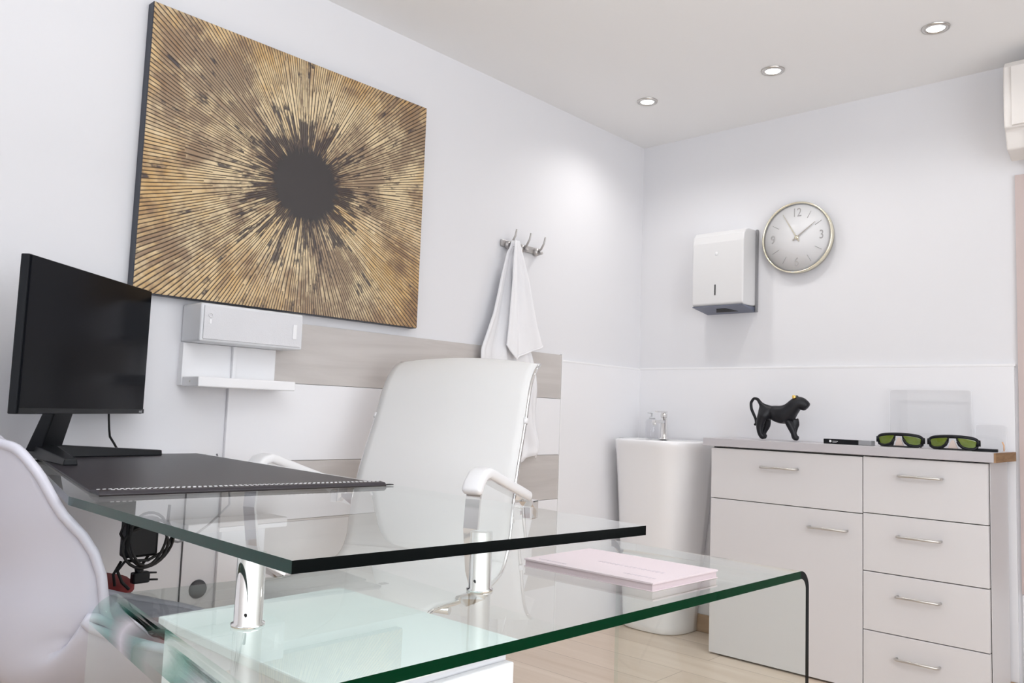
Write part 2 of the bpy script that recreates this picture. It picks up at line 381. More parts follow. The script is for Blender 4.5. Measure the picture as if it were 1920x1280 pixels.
# ---------------------------------------------------------------- painting
PC = (0.0, -1.932, 1.608)
t = thing('wall_painting', 'large textured abstract canvas of gold rays around a dark centre on the left wall', 'painting', PC)
def paint_mat():
    M = mat('gold_ray_relief', (0.5, 0.35, 0.15), 0.45); n, ns, L, bs = nt(M)
    def mt(op, a=None, b_=None, c=None, clamp=False):
        x = N(n, 'ShaderNodeMath', operation=op); x.use_clamp = clamp
        for i, v in enumerate((a, b_, c)):
            if v is None: continue
            if isinstance(v, (int, float)): x.inputs[i].default_value = v
            else: L.new(v, x.inputs[i])
        return x.outputs[0]
    def noise(vec, sc_, det=3, rough=0.5, dim='3D'):
        x = N(n, 'ShaderNodeTexNoise', noise_dimensions=dim); x.inputs['Scale'].default_value = sc_; x.inputs['Detail'].default_value = det; x.inputs['Roughness'].default_value = rough
        L.new(vec, x.inputs['Vector']); return x.outputs['Fac']
    tc = N(n, 'ShaderNodeTexCoord'); sp = N(n, 'ShaderNodeSeparateXYZ'); L.new(tc.outputs['Object'], sp.inputs[0])
    yy = sp.outputs[1]; zz = sp.outputs[2]
    yy = mt('SUBTRACT', yy, 0.008)
    r = mt('SQRT', mt('ADD', mt('MULTIPLY', yy, yy), mt('MULTIPLY', zz, zz)))
    ang = mt('ARCTAN2', zz, yy)
    fr = mt('DIVIDE', ang, 2*PI)
    wob = mt('MULTIPLY', mt('SUBTRACT', noise(tc.outputs['Object'], 5, 2), 0.5), 0.0035)
    fr = mt('ADD', fr, wob)
    def rays(n_):
        ph = mt('MULTIPLY', fr, n_); f = mt('FRACT', ph); idx = mt('FLOOR', ph)
        d = mt('ABSOLUTE', mt('SUBTRACT', f, 0.5))           # 0 centre .. 0.5 gap
        return d, idx, f
    d1, i1, f1 = rays(150); d2, i2, f2 = rays(300)
    wn0 = N(n, 'ShaderNodeTexWhiteNoise', noise_dimensions='1D'); L.new(i1, wn0.inputs['W'])
    big = mt('GREATER_THAN', r, mt('ADD', 0.20, mt('MULTIPLY', wn0.outputs['Value'], 0.20)))
    def sel(a, c): return mt('ADD', mt('MULTIPLY', a, mt('SUBTRACT', 1, big)), mt('MULTIPLY', c, big))
    d = sel(d1, d2); idx = sel(i1, mt('ADD', i2, 1000))
    # random vector per ray and along the ray
    cb = N(n, 'ShaderNodeCombineXYZ'); L.new(idx, cb.inputs[0]); L.new(mt('MULTIPLY', r, 9), cb.inputs[1])
    wn = N(n, 'ShaderNodeTexWhiteNoise', noise_dimensions='1D'); L.new(idx, wn.inputs['W']); rnd = wn.outputs['Value']
    cb2 = N(n, 'ShaderNodeCombineXYZ'); L.new(mt('MULTIPLY', rnd, 37), cb2.inputs[0]); L.new(mt('MULTIPLY', r, 22), cb2.inputs[1])
    along = noise(cb2.outputs[0], 1.0, 2)
    # gold tones
    cr = N(n, 'ShaderNodeValToRGB'); e = cr.color_ramp.elements
    e[0].position = 0.25; e[0].color = (0.24, 0.12, 0.045, 1); e[1].position = 0.66; e[1].color = (0.72, 0.58, 0.36, 1)
    x = e.new(0.46); x.color = (0.56, 0.36, 0.15, 1)
    tone = mt('ADD', mt('MULTIPLY', noise(tc.outputs['Object'], 3.4, 4, 0.6), 0.7), mt('MULTIPLY', along, 0.32))
    mid = mt('MULTIPLY', mt('SUBTRACT', 1, mt('MULTIPLY', mt('ABSOLUTE', mt('SUBTRACT', r, 0.26)), 3.2), None, True), 0.20)
    tone = mt('ADD', mt('SUBTRACT', tone, 0.02), mid)
    L.new(tone, cr.inputs[0])
    # dark brown / bluish-black blotches stretched along rays
    sc_ = N(n, 'ShaderNodeCombineXYZ'); L.new(mt('MULTIPLY', fr, 34), sc_.inputs[0]); L.new(mt('MULTIPLY', r, 9), sc_.inputs[1]); L.new(mt('MULTIPLY', rnd, 1.8), sc_.inputs[2])
    bl = noise(sc_.outputs[0], 1.0, 4, 0.65)
    near = mt('MULTIPLY', mt('SUBTRACT', 0.30, r, None, True), 1.25)
    blot = mt('MULTIPLY', mt('SUBTRACT', mt('ADD', bl, near), 0.615), 14, None, True)
    cb3 = N(n, 'ShaderNodeCombineXYZ'); L.new(mt('MULTIPLY', fr, 16), cb3.inputs[0]); L.new(mt('MULTIPLY', r, 6), cb3.inputs[1]); L.new(mt('MULTIPLY', rnd, 0.5), cb3.inputs[2])
    brn = mt('MULTIPLY', mt('SUBTRACT', mt('ADD', mt('MULTIPLY', noise(tc.outputs['Object'], 5.5, 5, 0.7), 0.55), mt('MULTIPLY', noise(cb3.outputs[0], 1.0, 4, 0.7), 0.45)), 0.45), 10, None, True)
    m0 = N(n, 'ShaderNodeMix', data_type='RGBA'); L.new(mt('MULTIPLY', brn, 0.72), m0.inputs[0]); L.new(cr.outputs[0], m0.inputs[6]); m0.inputs[7].default_value = (0.17, 0.10, 0.07, 1)
    m1 = N(n, 'ShaderNodeMix', data_type='RGBA'); L.new(mt('MULTIPLY', blot, 0.9), m1.inputs[0]); L.new(m0.outputs[2], m1.inputs[6]); m1.inputs[7].default_value = (0.045, 0.038, 0.045, 1)
    # grooves between the cords
    gth = mt('ADD', 0.24, mt('MULTIPLY', along, 0.14))
    gap = mt('MULTIPLY', mt('SUBTRACT', d, gth), 10, None, True)
    m2 = N(n, 'ShaderNodeMix', data_type='RGBA'); L.new(mt('MULTIPLY', gap, 0.93), m2.inputs[0]); L.new(m1.outputs[2], m2.inputs[6]); m2.inputs[7].default_value = (0.05, 0.030, 0.020, 1)
    # dark centre, ragged
    cn = N(n, 'ShaderNodeCombineXYZ'); L.new(mt('MULTIPLY', rnd, 90), cn.inputs[0]); L.new(mt('MULTIPLY', fr, 14), cn.inputs[1])
    rag = noise(cn.outputs[0], 1.0, 2)
    edge = mt('ADD', 0.080, mt('MULTIPLY', rag, 0.075))
    cen = mt('MULTIPLY', mt('SUBTRACT', edge, r), 120, None, True)
    m3 = N(n, 'ShaderNodeMix', data_type='RGBA'); L.new(cen, m3.inputs[0]); L.new(m2.outputs[2], m3.inputs[6]); m3.inputs[7].default_value = (0.046, 0.040, 0.040, 1)
    L.new(m3.outputs[2], bs.inputs['Base Color'])
    hgt = mt('MULTIPLY', mt('SUBTRACT', 1, mt('MULTIPLY', mt('MULTIPLY', d, d), 3.6)), mt('SUBTRACT', 1, cen))
    bp = N(n, 'ShaderNodeBump'); bp.inputs['Strength'].default_value = 0.6; bp.inputs['Distance'].default_value = 0.003; L.new(hgt, bp.inputs['Height']); L.new(bp.outputs[0], bs.inputs['Normal'])
    bs.inputs['Roughness'].default_value = 0.5
    return M
SIDEM = mat('dark_blue_black_canvas_side', (0.03, 0.035, 0.05), 0.5)
b = B(); b.box((0.001, -2.425, 1.208), (0.034, -1.445, 2.002), 0.002); obj('canvas', b, SIDEM, t)
b = B(); b.box((0.034, -2.423, 1.210), (0.037, -1.447, 2.000)); obj('relief_surface', b, paint_mat(), t)

# ---------------------------------------------------------------- speaker and shelf on the wall
t = thing('wall_speaker', 'pale grey rectangular speaker box mounted on the wall under the painting', 'speaker', (0, -2.11, 1.09))
b = B(); b.box((0.003, -2.270, 1.089), (0.112, -1.952, 1.194), 0.006, 3); obj('housing', b, GREYPL, t)
gm = mat('speaker_grille', (0.66, 0.66, 0.68), 0.55); n, ns, L, bs = nt(gm)
tc = N(n, 'ShaderNodeTexCoord'); vo = N(n, 'ShaderNodeTexVoronoi'); vo.inputs['Scale'].default_value = 260; bp = N(n, 'ShaderNodeBump'); bp.inputs['Distance'].default_value = 0.001; bp.inputs['Strength'].default_value = 0.35
L.new(tc.outputs['Object'], vo.inputs['Vector']); L.new(vo.outputs['Distance'], bp.inputs['Height']); L.new(bp.outputs[0], bs.inputs['Normal'])
b = B(); b.box((0.112, -2.262, 1.096), (0.1155, -1.960, 1.187), 0.0015); obj('grille', b, gm, t)
b = B(); b.box((0.1155, -1.989, 1.118), (0.1185, -1.976, 1.162), 0.0014, 3); o = obj('badge', b, WHITEPL, t); o['label'] = 'white upright pill-shaped badge'
b = B(); b.tube([(0.1165, -2.244+0.0055*math.cos(a*PI/8), 1.161+0.0055*math.sin(a*PI/8)) for a in range(16)], 0.0012, 6, closed=True); b.box((0.1155, -2.2475, 1.138), (0.117, -2.2405, 1.150)); o = obj('emblem', b, WHITEPL, t)
t = thing('wall_shelf', 'small white L-shaped wall shelf under the speaker box', 'shelf', (0, -2.12, 0.96))
b = B(); b.box((0.0122, -2.271, 0.97), (0.024, -1.985, 1.088)); b.box((0.0, -2.271, 0.97), (0.0122, -2.123, 1.088)); obj('back_plate', b, WHITEPL, t)
b = B(); b.box((0.024, -2.268, 0.967), (0.118, -1.970, 0.994), 0.003); obj('ledge', b, WHITEPL, t)
b = B(); b.box((0.024, -2.128, 0.994), (0.036, -2.116, 1.088), 0.002); obj('cable_cover', b, WHITEPL, t)
b = B(); b.cyl((0.07, -2.268, 0.981), (0.07, -2.2692, 0.981), 0.003); obj('screw', b, STEEL, t)

# ---------------------------------------------------------------- coat hooks and cloth
t = thing('hook_rail', 'grey metal three-hook coat rail on the left wall holding a white cloth', 'coat hooks', (0, -0.90, 1.6))
b = B(); b.box((0.002, -1.005, 1.583), (0.012, -0.775, 1.609), 0.002); obj('rail', b, NICKEL, t)
for yh in (-0.975, -0.890, -0.800):
    b = B(); b.lathe([(0.0, 0.016), (0.014, 0.015), (0.016, 0.008), (0.016, 0.002), (0.0, 0.002)], (0.010, yh, 1.590), 20, 'X')
    b.tube([(0.022, yh, 1.592), (0.040, yh, 1.600), (0.055, yh, 1.622), (0.062, yh, 1.648)], [0.0045, 0.0045, 0.004, 0.0035], 10)
    b.tube([(0.022, yh, 1.590), (0.038, yh, 1.581), (0.047, yh, 1.584)], [0.0045, 0.0045, 0.006], 10)
    obj('hook', b, NICKEL, t)
def lerp(a, c, t_): return a+(c-a)*t_
def table(T, z):
    for (z0_, a), (z1_, c) in zip(T, T[1:]):
        if z <= z0_ and z >= z1_: return [lerp(p, q, (z0_-z)/(z0_-z1_)) for p, q in zip(a, c)]
    return list(T[-1][1]) if z < T[-1][0] else list(T[0][1])
t = thing('hanging_towel', 'long white cloth hanging in folds from the left hook of the coat rail', 'towel', (0.03, -0.95, 0.74))
T1 = [(1.605, (-0.985, -0.962)), (1.56, (-1.000, -0.95)), (1.45, (-1.035, -0.915)), (1.30, (-1.078, -0.875)), (1.16, (-1.138, -0.84)), (1.02, (-1.13, -0.80)), (0.90, (-1.06, -0.778)), (0.80, (-1.02, -0.762)), (0.735, (-0.98, -0.80))]
def cloth1(u, v):
    z = lerp(1.605, 0.735 + 0.05*(1-u)*0.6 + 0.02*math.sin(u*9), v); a, c = table(T1, z); y = lerp(a, c, u)
    g = min(1, v*3+0.15); x = 0.036 + 0.012*math.sin(u*15+v*1.5)*g + 0.006*math.sin(u*31+1)*g
    if v > 0.55: x += 0.010*math.sin(v*17+u*4)*(v-0.55)*2
    if z > 1.57: x = 0.045
    return (max(x, 0.0235), y + 0.012*math.sin(v*13)*(u)*(v > 0.5), z)
b = B(); b.grid(cloth1, 48, 50); o = obj('back_layer', b, CLOTH, t); m_ = o.modifiers.new('s', 'SOLIDIFY'); m_.thickness = 0.003; m_.offset = 1
T2 = [(1.603, (-0.984, -0.962)), (1.52, (-0.994, -0.932)), (1.40, (-1.005, -0.890)), (1.28, (-1.014, -0.845)), (1.19, (-1.022, -0.802)), (1.12, (-1.028, -0.79))]
def cloth2(u, v):
    zb = lerp(1.185, 1.132, min(1, u*3.5)) if u < 0.285 else lerp(1.132, 1.196, (u-0.285)/0.715)
    z = lerp(1.603, zb, v); a, c = table(T2, z); y = lerp(a, c, u)
    g = min(1, v*2.5+0.1); x = 0.062 + 0.012*math.sin(u*8+0.6)*g + 0.004*math.sin(u*21+v*2)*g
    return (x, y, z)
b = B(); b.grid(cloth2, 40, 40); o = obj('front_fold', b, CLOTH, t); m_ = o.modifiers.new('s', 'SOLIDIFY'); m_.thickness = 0.003; m_.offset = 1
b = B(); b.tube([Vector(cloth2(i/24, 1.0))+Vector((0.002, 0, 0.003)) for i in range(25)], 0.0032, 8); obj('hem', b, CLOTH, t)

# ---------------------------------------------------------------- washbasin
t = thing('pedestal_washbasin', 'white one-piece pedestal washbasin standing in the room corner', 'washbasin', (0.22, -0.20, 0))
def dsec(cx, hw, y0_, y1_, z, n_=40):
    # D-shaped section: straight back, rounded front
    P = []
    yb, yf = y0_, y1_
    for i in range(n_+1):
        a = PI*i/n_; ex = 0.62
        P.append((cx + hw*math.copysign(abs(math.cos(a))**ex, math.cos(a)), yb-(yb-yf)*abs(math.sin(a))**0.72, z))
    return P
def loft(b, secs, cap0=True, cap1=True):
    R = [[b.bm.verts.new(p) for p in s_] for s_ in secs]; k = len(R[0])
    for a, c in zip(R, R[1:]):
        for i in range(k): f = b.bm.faces.new((a[i], a[(i+1) % k], c[(i+1) % k], c[i])); f.smooth = True; f.material_index = b.mi
    if cap0: b.bm.faces.new(R[0][::-1]).material_index = b.mi
    if cap1: b.bm.faces.new(R[-1]).material_index = b.mi
    return R
SX = 0.225
secs = []
for z, xl, xr, yf in ((0.001, 0.036, 0.345, -0.218), (0.006, 0.032, 0.350, -0.224), (0.03, 0.032, 0.350, -0.224), (0.15, 0.030, 0.360, -0.240), (0.35, 0.028, 0.384, -0.270), (0.55, 0.027, 0.406, -0.298), (0.70, 0.026, 0.422, -0.320), (0.77, 0.026, 0.432, -0.334), (0.80, 0.026, 0.440, -0.345), (0.822, 0.026, 0.444, -0.350), (0.829, 0.028, 0.442, -0.347), (0.831, 0.042, 0.430, -0.335)):
    secs.append(dsec((xl+xr)/2, (xr-xl)/2, -0.032, yf, z))
b = B(); loft(b, secs, True, False)
SX = 0.2195
rim = dsec(SX+0.018, 0.188, -0.034, -0.333, 0.831); inn = [dsec(SX+0.018, h_, yb_, yf_, z_) for h_, yb_, yf_, z_ in ((0.172, -0.11, -0.318, 0.829), (0.160, -0.12, -0.30, 0.80), (0.12, -0.14, -0.27, 0.76), (0.03, -0.18, -0.22, 0.745))]
loft(b, [rim]+inn, False, True)
obj('basin_body', b, CERAM, t)
t = thing('basin_faucet', 'chrome single-lever mixer tap standing on the white washbasin', 'faucet', (0.225, -0.075, 0.831))
fx, fy = 0.212, -0.110
b = B(); b.lathe([(0.020, 0.0), (0.0195, 0.004), (0.0145, 0.007), (0.0145, 0.100), (0.0, 0.100)], (fx, fy, 0.8315), 24); obj('body', b, CHROME, t)
b = B(); b.box((fx-0.011, fy-0.085, 0.902), (fx+0.011, fy-0.008, 0.916), 0.003); b.cyl((fx, fy-0.076, 0.904), (fx, fy-0.076, 0.893), 0.008); obj('spout', b, CHROME, t)
b = B(); b.cyl((fx, fy, 0.9325), (fx, fy, 0.948), 0.0155); b.box((fx-0.010, fy-0.065, 0.950), (fx+0.010, fy+0.016, 0.957), 0.002); obj('lever', b, CHROME, t)
t = thing('glass_tumbler', 'clear glass bottle standing on the washbasin rim left of the tap', 'glass', (0.115, -0.085, 0.8316))
b = B(); b.lathe([(0.0, 0.0), (0.028, 0.0), (0.030, 0.005), (0.030, 0.075), (0.024, 0.085), (0.012, 0.090)], (0.135, -0.088, 0.8318), 28, cap=False); obj('vessel', b, thin_glass('clear_glass', (0.93, 0.93, 0.94)), t)
b = B(); b.lathe([(0.0, 0.118), (0.006, 0.118), (0.006, 0.098), (0.0135, 0.097), (0.0135, 0.088), (0.0, 0.088)], (0.135, -0.088, 0.8318), 20); b.box((0.130, -0.125, 0.945), (0.140, -0.082, 0.951), 0.002); obj('pump', b, GREYPL, t)

# ---------------------------------------------------------------- towel dispenser
t = thing('towel_dispenser', 'white metal paper towel dispenser on the back wall left of the clock', 'towel dispenser', (0.475, 0, 1.43))
dx0, dx1 = 0.352, 0.597
prof = [(-0.001, 1.426), (-0.060, 1.422), (-0.112, 1.422), (-0.124, 1.430), (-0.124, 1.50), (-0.124, 1.700), (-0.118, 1.732), (-0.100, 1.752), (-0.070, 1.760), (-0.001, 1.762)]
b = B(); R0 = [b.bm.verts.new((dx0, y, z)) for y, z in prof]; R1 = [b.bm.verts.new((dx1, y, z)) for y, z in prof]
k = len(prof)
for i in range(k): b.bm.faces.new((R0[i], R0[(i+1) % k], R1[(i+1) % k], R1[i]))
b.bm.faces.new(R0[::-1]); b.bm.faces.new(R1)
o = obj('cover', b, mat('white_enamel', (0.68, 0.68, 0.685), 0.3), t); bevmod(o, 0.006, 3)
b = B(); b.box((dx1+0.0005, -0.012, 1.399), (dx1+0.010, -0.001, 1.762), 0.001); obj('back_plate', b, MGREY, t)
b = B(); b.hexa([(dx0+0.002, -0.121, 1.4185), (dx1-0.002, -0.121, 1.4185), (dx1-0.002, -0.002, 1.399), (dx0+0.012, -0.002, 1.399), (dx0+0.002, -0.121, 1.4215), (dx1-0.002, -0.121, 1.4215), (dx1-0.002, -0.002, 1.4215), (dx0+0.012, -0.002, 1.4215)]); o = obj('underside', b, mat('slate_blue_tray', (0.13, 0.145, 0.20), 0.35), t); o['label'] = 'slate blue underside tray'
sl = lambda y: 1.4185-0.0195*(y+0.121)/0.119
b = B(); b.hexa([(x, y, sl(y)+d) for d in (-0.0012, 0.0005) for x, y in ((0.452, -0.085), (0.498, -0.085), (0.530, -0.035), (0.425, -0.035))]); o = obj('slot', b, BLACKR, t); o['label'] = 'black paper slot'
b = B(); b.box((0.464, -0.1262, 1.468), (0.468, -0.1235, 1.514)); o = obj('sight_window', b, BLACK, t); o['label'] = 'thin upright black sight window'
b = B(); b.lathe([(0.0, -0.0012), (0.008, -0.0012), (0.009, 0.0)], (0.470, -0.1240, 1.65), 20, 'Y'); obj('lock', b, GREYPL, t)

# ---------------------------------------------------------------- wall clock
cx, cz, cr_ = 0.789, 1.702, 0.150
t = thing('wall_clock', 'round white wall clock with grey numerals and pale gold rim on the back wall', 'clock', (cx, 0, cz))
b = B(); b.lathe([(0.0, -0.001), (cr_-0.004, -0.001), (cr_, -0.006), (cr_+0.001, -0.034), (cr_-0.002, -0.036), (cr_-0.005, -0.034), (cr_-0.006, -0.027)], (cx, 0, cz), 72, 'Y', cap=False); obj('rim', b, BRASS, t)
b = B(); b.lathe([(0.0, -0.0265), (cr_-0.0055, -0.0265), (cr_-0.0055, -0.022), (0.0, -0.022)], (cx, 0, cz), 72, 'Y'); obj('dial', b, CLOCKF, t)
b = B(); b.lathe([(0.0, -0.0345), (cr_-0.005, -0.0345)], (cx, 0, cz), 72, 'Y', cap=False); obj('cover_glass', b, thin_glass('clock_glass', (0.98, 0.98, 0.98)), t)
for s_, a in (('12', 0), ('3', 90), ('6', 180), ('9', 270)):
    ra = math.radians(a); text_obj('numeral', s_, 0.052, CLOCKN, Matrix.Translation((cx+0.105*math.sin(ra), -0.0272, cz+0.105*math.cos(ra))) @ TY, t, 0.8)
for k in range(12):
    if k % 3 == 0: continue
    a = math.radians(30*k); b = B()
    b.cyl((cx+0.09*math.sin(a), -0.0272, cz+0.09*math.cos(a)), (cx+0.122*math.sin(a), -0.0272, cz+0.122*math.cos(a)), 0.0011, seg=6); obj('hour_mark', b, CLOCKN, t)
def hand(a, l_, w_, tail=0.02, y=-0.0285):
    a = math.radians(a); s_, c_ = math.sin(a), math.cos(a); b = B()
    b.hexa([(cx+s_*q+c_*p, y+d, cz+c_*q-s_*p) for d in (0, -0.0012) for p, q in ((-w_, -tail), (w_, -tail), (w_*0.35, l_), (-w_*0.35, l_))]); return b
obj('minute_hand', hand(-30, 0.118, 0.0028), BRASS, t); obj('hour_hand', hand(54, 0.098, 0.003, y=-0.030), mat('champagne_metal', (0.62, 0.58, 0.52), 0.3, 1.0), t)
b = B(); b.lathe([(0.0, -0.033), (0.008, -0.0325), (0.008, -0.027), (0, -0.027)], (cx, 0, cz), 20, 'Y'); obj('hub', b, BRASS, t)

# ---------------------------------------------------------------- air conditioner
t = thing('air_conditioner', 'off-white wall-mounted air conditioner at the top right of the back wall', 'air conditioner', (2.0, 0, 1.9))
prof = [(-0.001, 1.90), (-0.10, 1.862), (-0.165, 1.885), (-0.185, 1.946), (-0.200, 1.952), (-0.205, 2.02), (-0.200, 2.165), (-0.185, 2.186), (-0.001, 2.19)]
def extr(b, prof, xa, xb):
    A = [b.bm.verts.new((xa, y, z)) for y, z in prof]; D = [b.bm.verts.new((xb, y, z)) for y, z in prof]; k = len(prof)
    for i in range(k): b.bm.faces.new((A[i], A[(i+1) % k], D[(i+1) % k], D[i])).material_index = b.mi
    b.bm.faces.new(A[::-1]).material_index = b.mi; b.bm.faces.new(D).material_index = b.mi
b = B(); extr(b, prof, 1.588, 2.40); bevmod(obj('housing', b, WALLAC, t), 0.006, 3)
b = B(); extr(b, [(-0.198, 1.955), (-0.2085, 1.957), (-0.2075, 2.163), (-0.198, 2.165)], 1.612, 2.376); bevmod(obj('front_panel', b, WALLAC, t), 0.002)
b = B(); extr(b, [(-0.12, 1.866), (-0.168, 1.886), (-0.186, 1.940), (-0.188, 1.936), (-0.172, 1.880), (-0.12, 1.860)], 1.650, 2.34); obj('louvre', b, DGREY, t)

# ---------------------------------------------------------------- cabinets
CY = -0.290   # front faces
def handle(x, z, L_, parent, name='handle'):
    b = B(); b.tube([(x-L_/2, CY-0.001, z), (x-L_/2, CY-0.020, z), (x-L_/2+0.006, CY-0.026, z), (x+L_/2-0.006, CY-0.026, z), (x+L_/2, CY-0.020, z), (x+L_/2, CY-0.001, z)], 0.0042, 10)
    o = obj(name, b, STEEL, parent); o['label'] = 'brushed steel bar handle'; return o
def front(x0_, x1_, z0_, z1_, name, parent):
    b = B(); b.box((x0_+0.0015, CY, z0_+0.0015), (x1_-0.0015, CY+0.018, z1_-0.0015), 0.0012, 2); return obj(name, b, CAB, parent)
XA, XB, XC = 0.552, 1.150, 1.548
def carcass(xa, xb, t):
    b = B(); b.box((xa, CY+0.0195, 0.02), (xb, -0.028, 0.8185)); obj('carcass', b, CARC, t)
    b = B(); b.box((xa+0.01, CY+0.05, 0.0), (xb-0.01, -0.04, 0.02)); obj('plinth', b, GAP, t)
    b = B(); b.box((xa+0.002, CY+0.0185, 0.022), (xb-0.002, CY+0.0195, 0.818)); obj('front_gap', b, GAP, t)
t = thing('base_cabinet', 'wide white base cabinet with one drawer over one door beside the washbasin', 'cabinet', ((XA+XB)/2, -0.15, 0))
carcass(XA, XB, t)
d_ = front(XA-0.002, XB, 0.614, 0.816, 'drawer', t); handle(0.842, 0.752, 0.140, d_)
d_ = front(XA-0.002, XB, 0.006, 0.614, 'door', t); handle(1.028, 0.547, 0.136, d_)
t = thing('drawer_cabinet', 'narrower white base cabinet with four stacked drawers near the window', 'cabinet', ((XB+XC)/2, -0.15, 0))
carcass(XB+0.001, XC, t)
for k, (za, zb) in enumerate(((0.619, 0.818), (0.418, 0.619), (0.216, 0.418), (0.006, 0.216))):
    d_ = front(XB, XC-0.002, za, zb, 'drawer', t); handle(1.342-0.004*k, (0.757, 0.550, 0.348, 0.141)[k], 0.134, d_)
t = thing('worktop', 'grey laminate worktop with raw brown cut end lying across both white cabinets', 'worktop', (1.04, -0.15, 0.82))
b = B(); b.box((0.520, -0.305, 0.8215), (1.5655, -0.013, 0.8535), 0.0015); obj('slab', b, TOP, t)
b = B(); b.box((1.566, -0.3045, 0.822), (1.572, -0.0132, 0.853)); o = obj('cut_end', b, ENDM, t); o['label'] = 'raw brown chipboard end'
WT = 0.8536

# ---------------------------------------------------------------- things on the worktop
def skin_obj(name, chains, m_, parent, lv=2, root=0):
    """chains: list of lists of (x,y,z,r); a chain starting with an int index joins an existing vertex."""
    V = []; E = []; Rr = []
    for ch in chains:
        prev = None
        for p in ch:
            if isinstance(p, int): prev = p; continue
            V.append(p[:3]); Rr.append(p[3:] if len(p) > 4 else (p[3], p[3])); i = len(V)-1
            if prev is not None: E.append((prev, i))
            prev = i
    me = bpy.data.meshes.new(name); me.from_pydata(V, E, []); me.materials.append(m_)
    o = bpy.data.objects.new(name, me); C.objects.link(o); o.parent = parent
    s_ = o.modifiers.new('skin', 'SKIN'); s_.use_smooth_shade = True; s_.branch_smoothing = 0.6
    for i, r in enumerate(Rr): me.skin_vertices[0].data[i].radius = r
    me.skin_vertices[0].data[root].use_root = True
    sb = o.modifiers.new('sub', 'SUBSURF'); sb.levels = lv; sb.render_levels = lv
    return o
t = thing('panther_figurine', 'black walking panther figurine with a gold ear on the worktop', 'figurine', (0.790, -0.175, WT+0.0035), rotz=math.radians(8), local=True)
# local: nose towards +x, feet at z=0
ch = []
ch.append([(-0.060, 0, 0.112, 0.036), (-0.030, 0, 0.106, 0.040), (0.000, 0, 0.098, 0.054), (0.030, 0, 0.104, 0.054), (0.050, 0, 0.130, 0.036), (0.066, 0, 0.149, 0.034), (0.084, 0, 0.147, 0.028), (0.100, 0, 0.135, 0.0225), (0.107, 0, 0.129, 0.017)])
body_n = 9
o = skin_obj('body', ch + [
    [0, (-0.078, 0, 0.138, 0.0092), (-0.091, 0, 0.160, 0.0067), (-0.107, 0, 0.163, 0.0063), (-0.119, 0, 0.145, 0.0063), (-0.117, 0, 0.120, 0.0063), (-0.107, 0, 0.098, 0.0063), (-0.098, 0, 0.078, 0.0057), (-0.096, 0, 0.062, 0.0057), (-0.104, 0, 0.053, 0.0052)],
    [0, (-0.068, -0.016, 0.086, 0.0255), (-0.078, -0.017, 0.055, 0.0150), (-0.076, -0.017, 0.026, 0.0117), (-0.068, -0.017, 0.010, 0.0128), (-0.054, -0.017, 0.0075, 0.0120)],
    [0, (-0.060, 0.016, 0.084, 0.0240), (-0.056, 0.017, 0.056, 0.0150), (-0.070, 0.017, 0.030, 0.0117), (-0.072, 0.017, 0.010, 0.0128), (-0.058, 0.017, 0.0075, 0.0120)],
    [3, (0.032, -0.016, 0.082, 0.0210), (0.045, -0.016, 0.055, 0.0150), (0.058, -0.016, 0.028, 0.0120), (0.063, -0.016, 0.010, 0.0128), (0.078, -0.016, 0.0075, 0.0120)],
    [3, (0.044, 0.016, 0.080, 0.0210), (0.052, 0.016, 0.052, 0.0150), (0.048, 0.016, 0.028, 0.0120), (0.050, 0.016, 0.010, 0.0128), (0.064, 0.016, 0.0075, 0.0120)],
], MATTEB, t)
for s_ in (-1, 1):
    b = B(); b.lathe([(0.0, 0.012), (0.006, 0.008), (0.0085, 0.0), (0.004, -0.005)], (0, 0, 0), 12)
    bmesh.ops.transform(b.bm, matrix=Matrix.Translation((0.060, 0.020*s_, 0.168)) @ Matrix.Rotation(-0.5, 4, 'Y') @ Matrix.Rotation(-0.3*s_, 4, 'X'), verts=b.bm.verts)
    o = obj('ear', b, GOLD if s_ < 0 else MATTEB, t)
    if s_ < 0: o['label'] = 'gold ear'
# slim black box with grey end
t = thing('slim_black_box', 'slim black box with a grey end, lying between the panther and the goggles', 'box', (1.075, -0.215, WT), local=True)
b = B(); b.box((-0.088, -0.020, 0.0), (0.040, 0.020, 0.018), 0.0015); obj('sleeve', b, BLACK, t)
b = B(); b.box((0.0402, -0.0195, 0.0004), (0.086, 0.0195, 0.0176), 0.0012); obj('end_cap', b, mat('grey_card', (0.30, 0.30, 0.31), 0.6), t)
b = B(); b.lathe([(0, -0.0006), (0.0045, -0.0006), (0.0045, 0.0)], (-0.062, -0.0201, 0.010), 18, 'Y'); b.box((-0.054, -0.0206, 0.006), (-0.038, -0.0200, 0.0075)); b.box((-0.054, -0.0206, 0.0095), (-0.034, -0.0200, 0.0105)); obj('marking', b, WHITEPL, t)

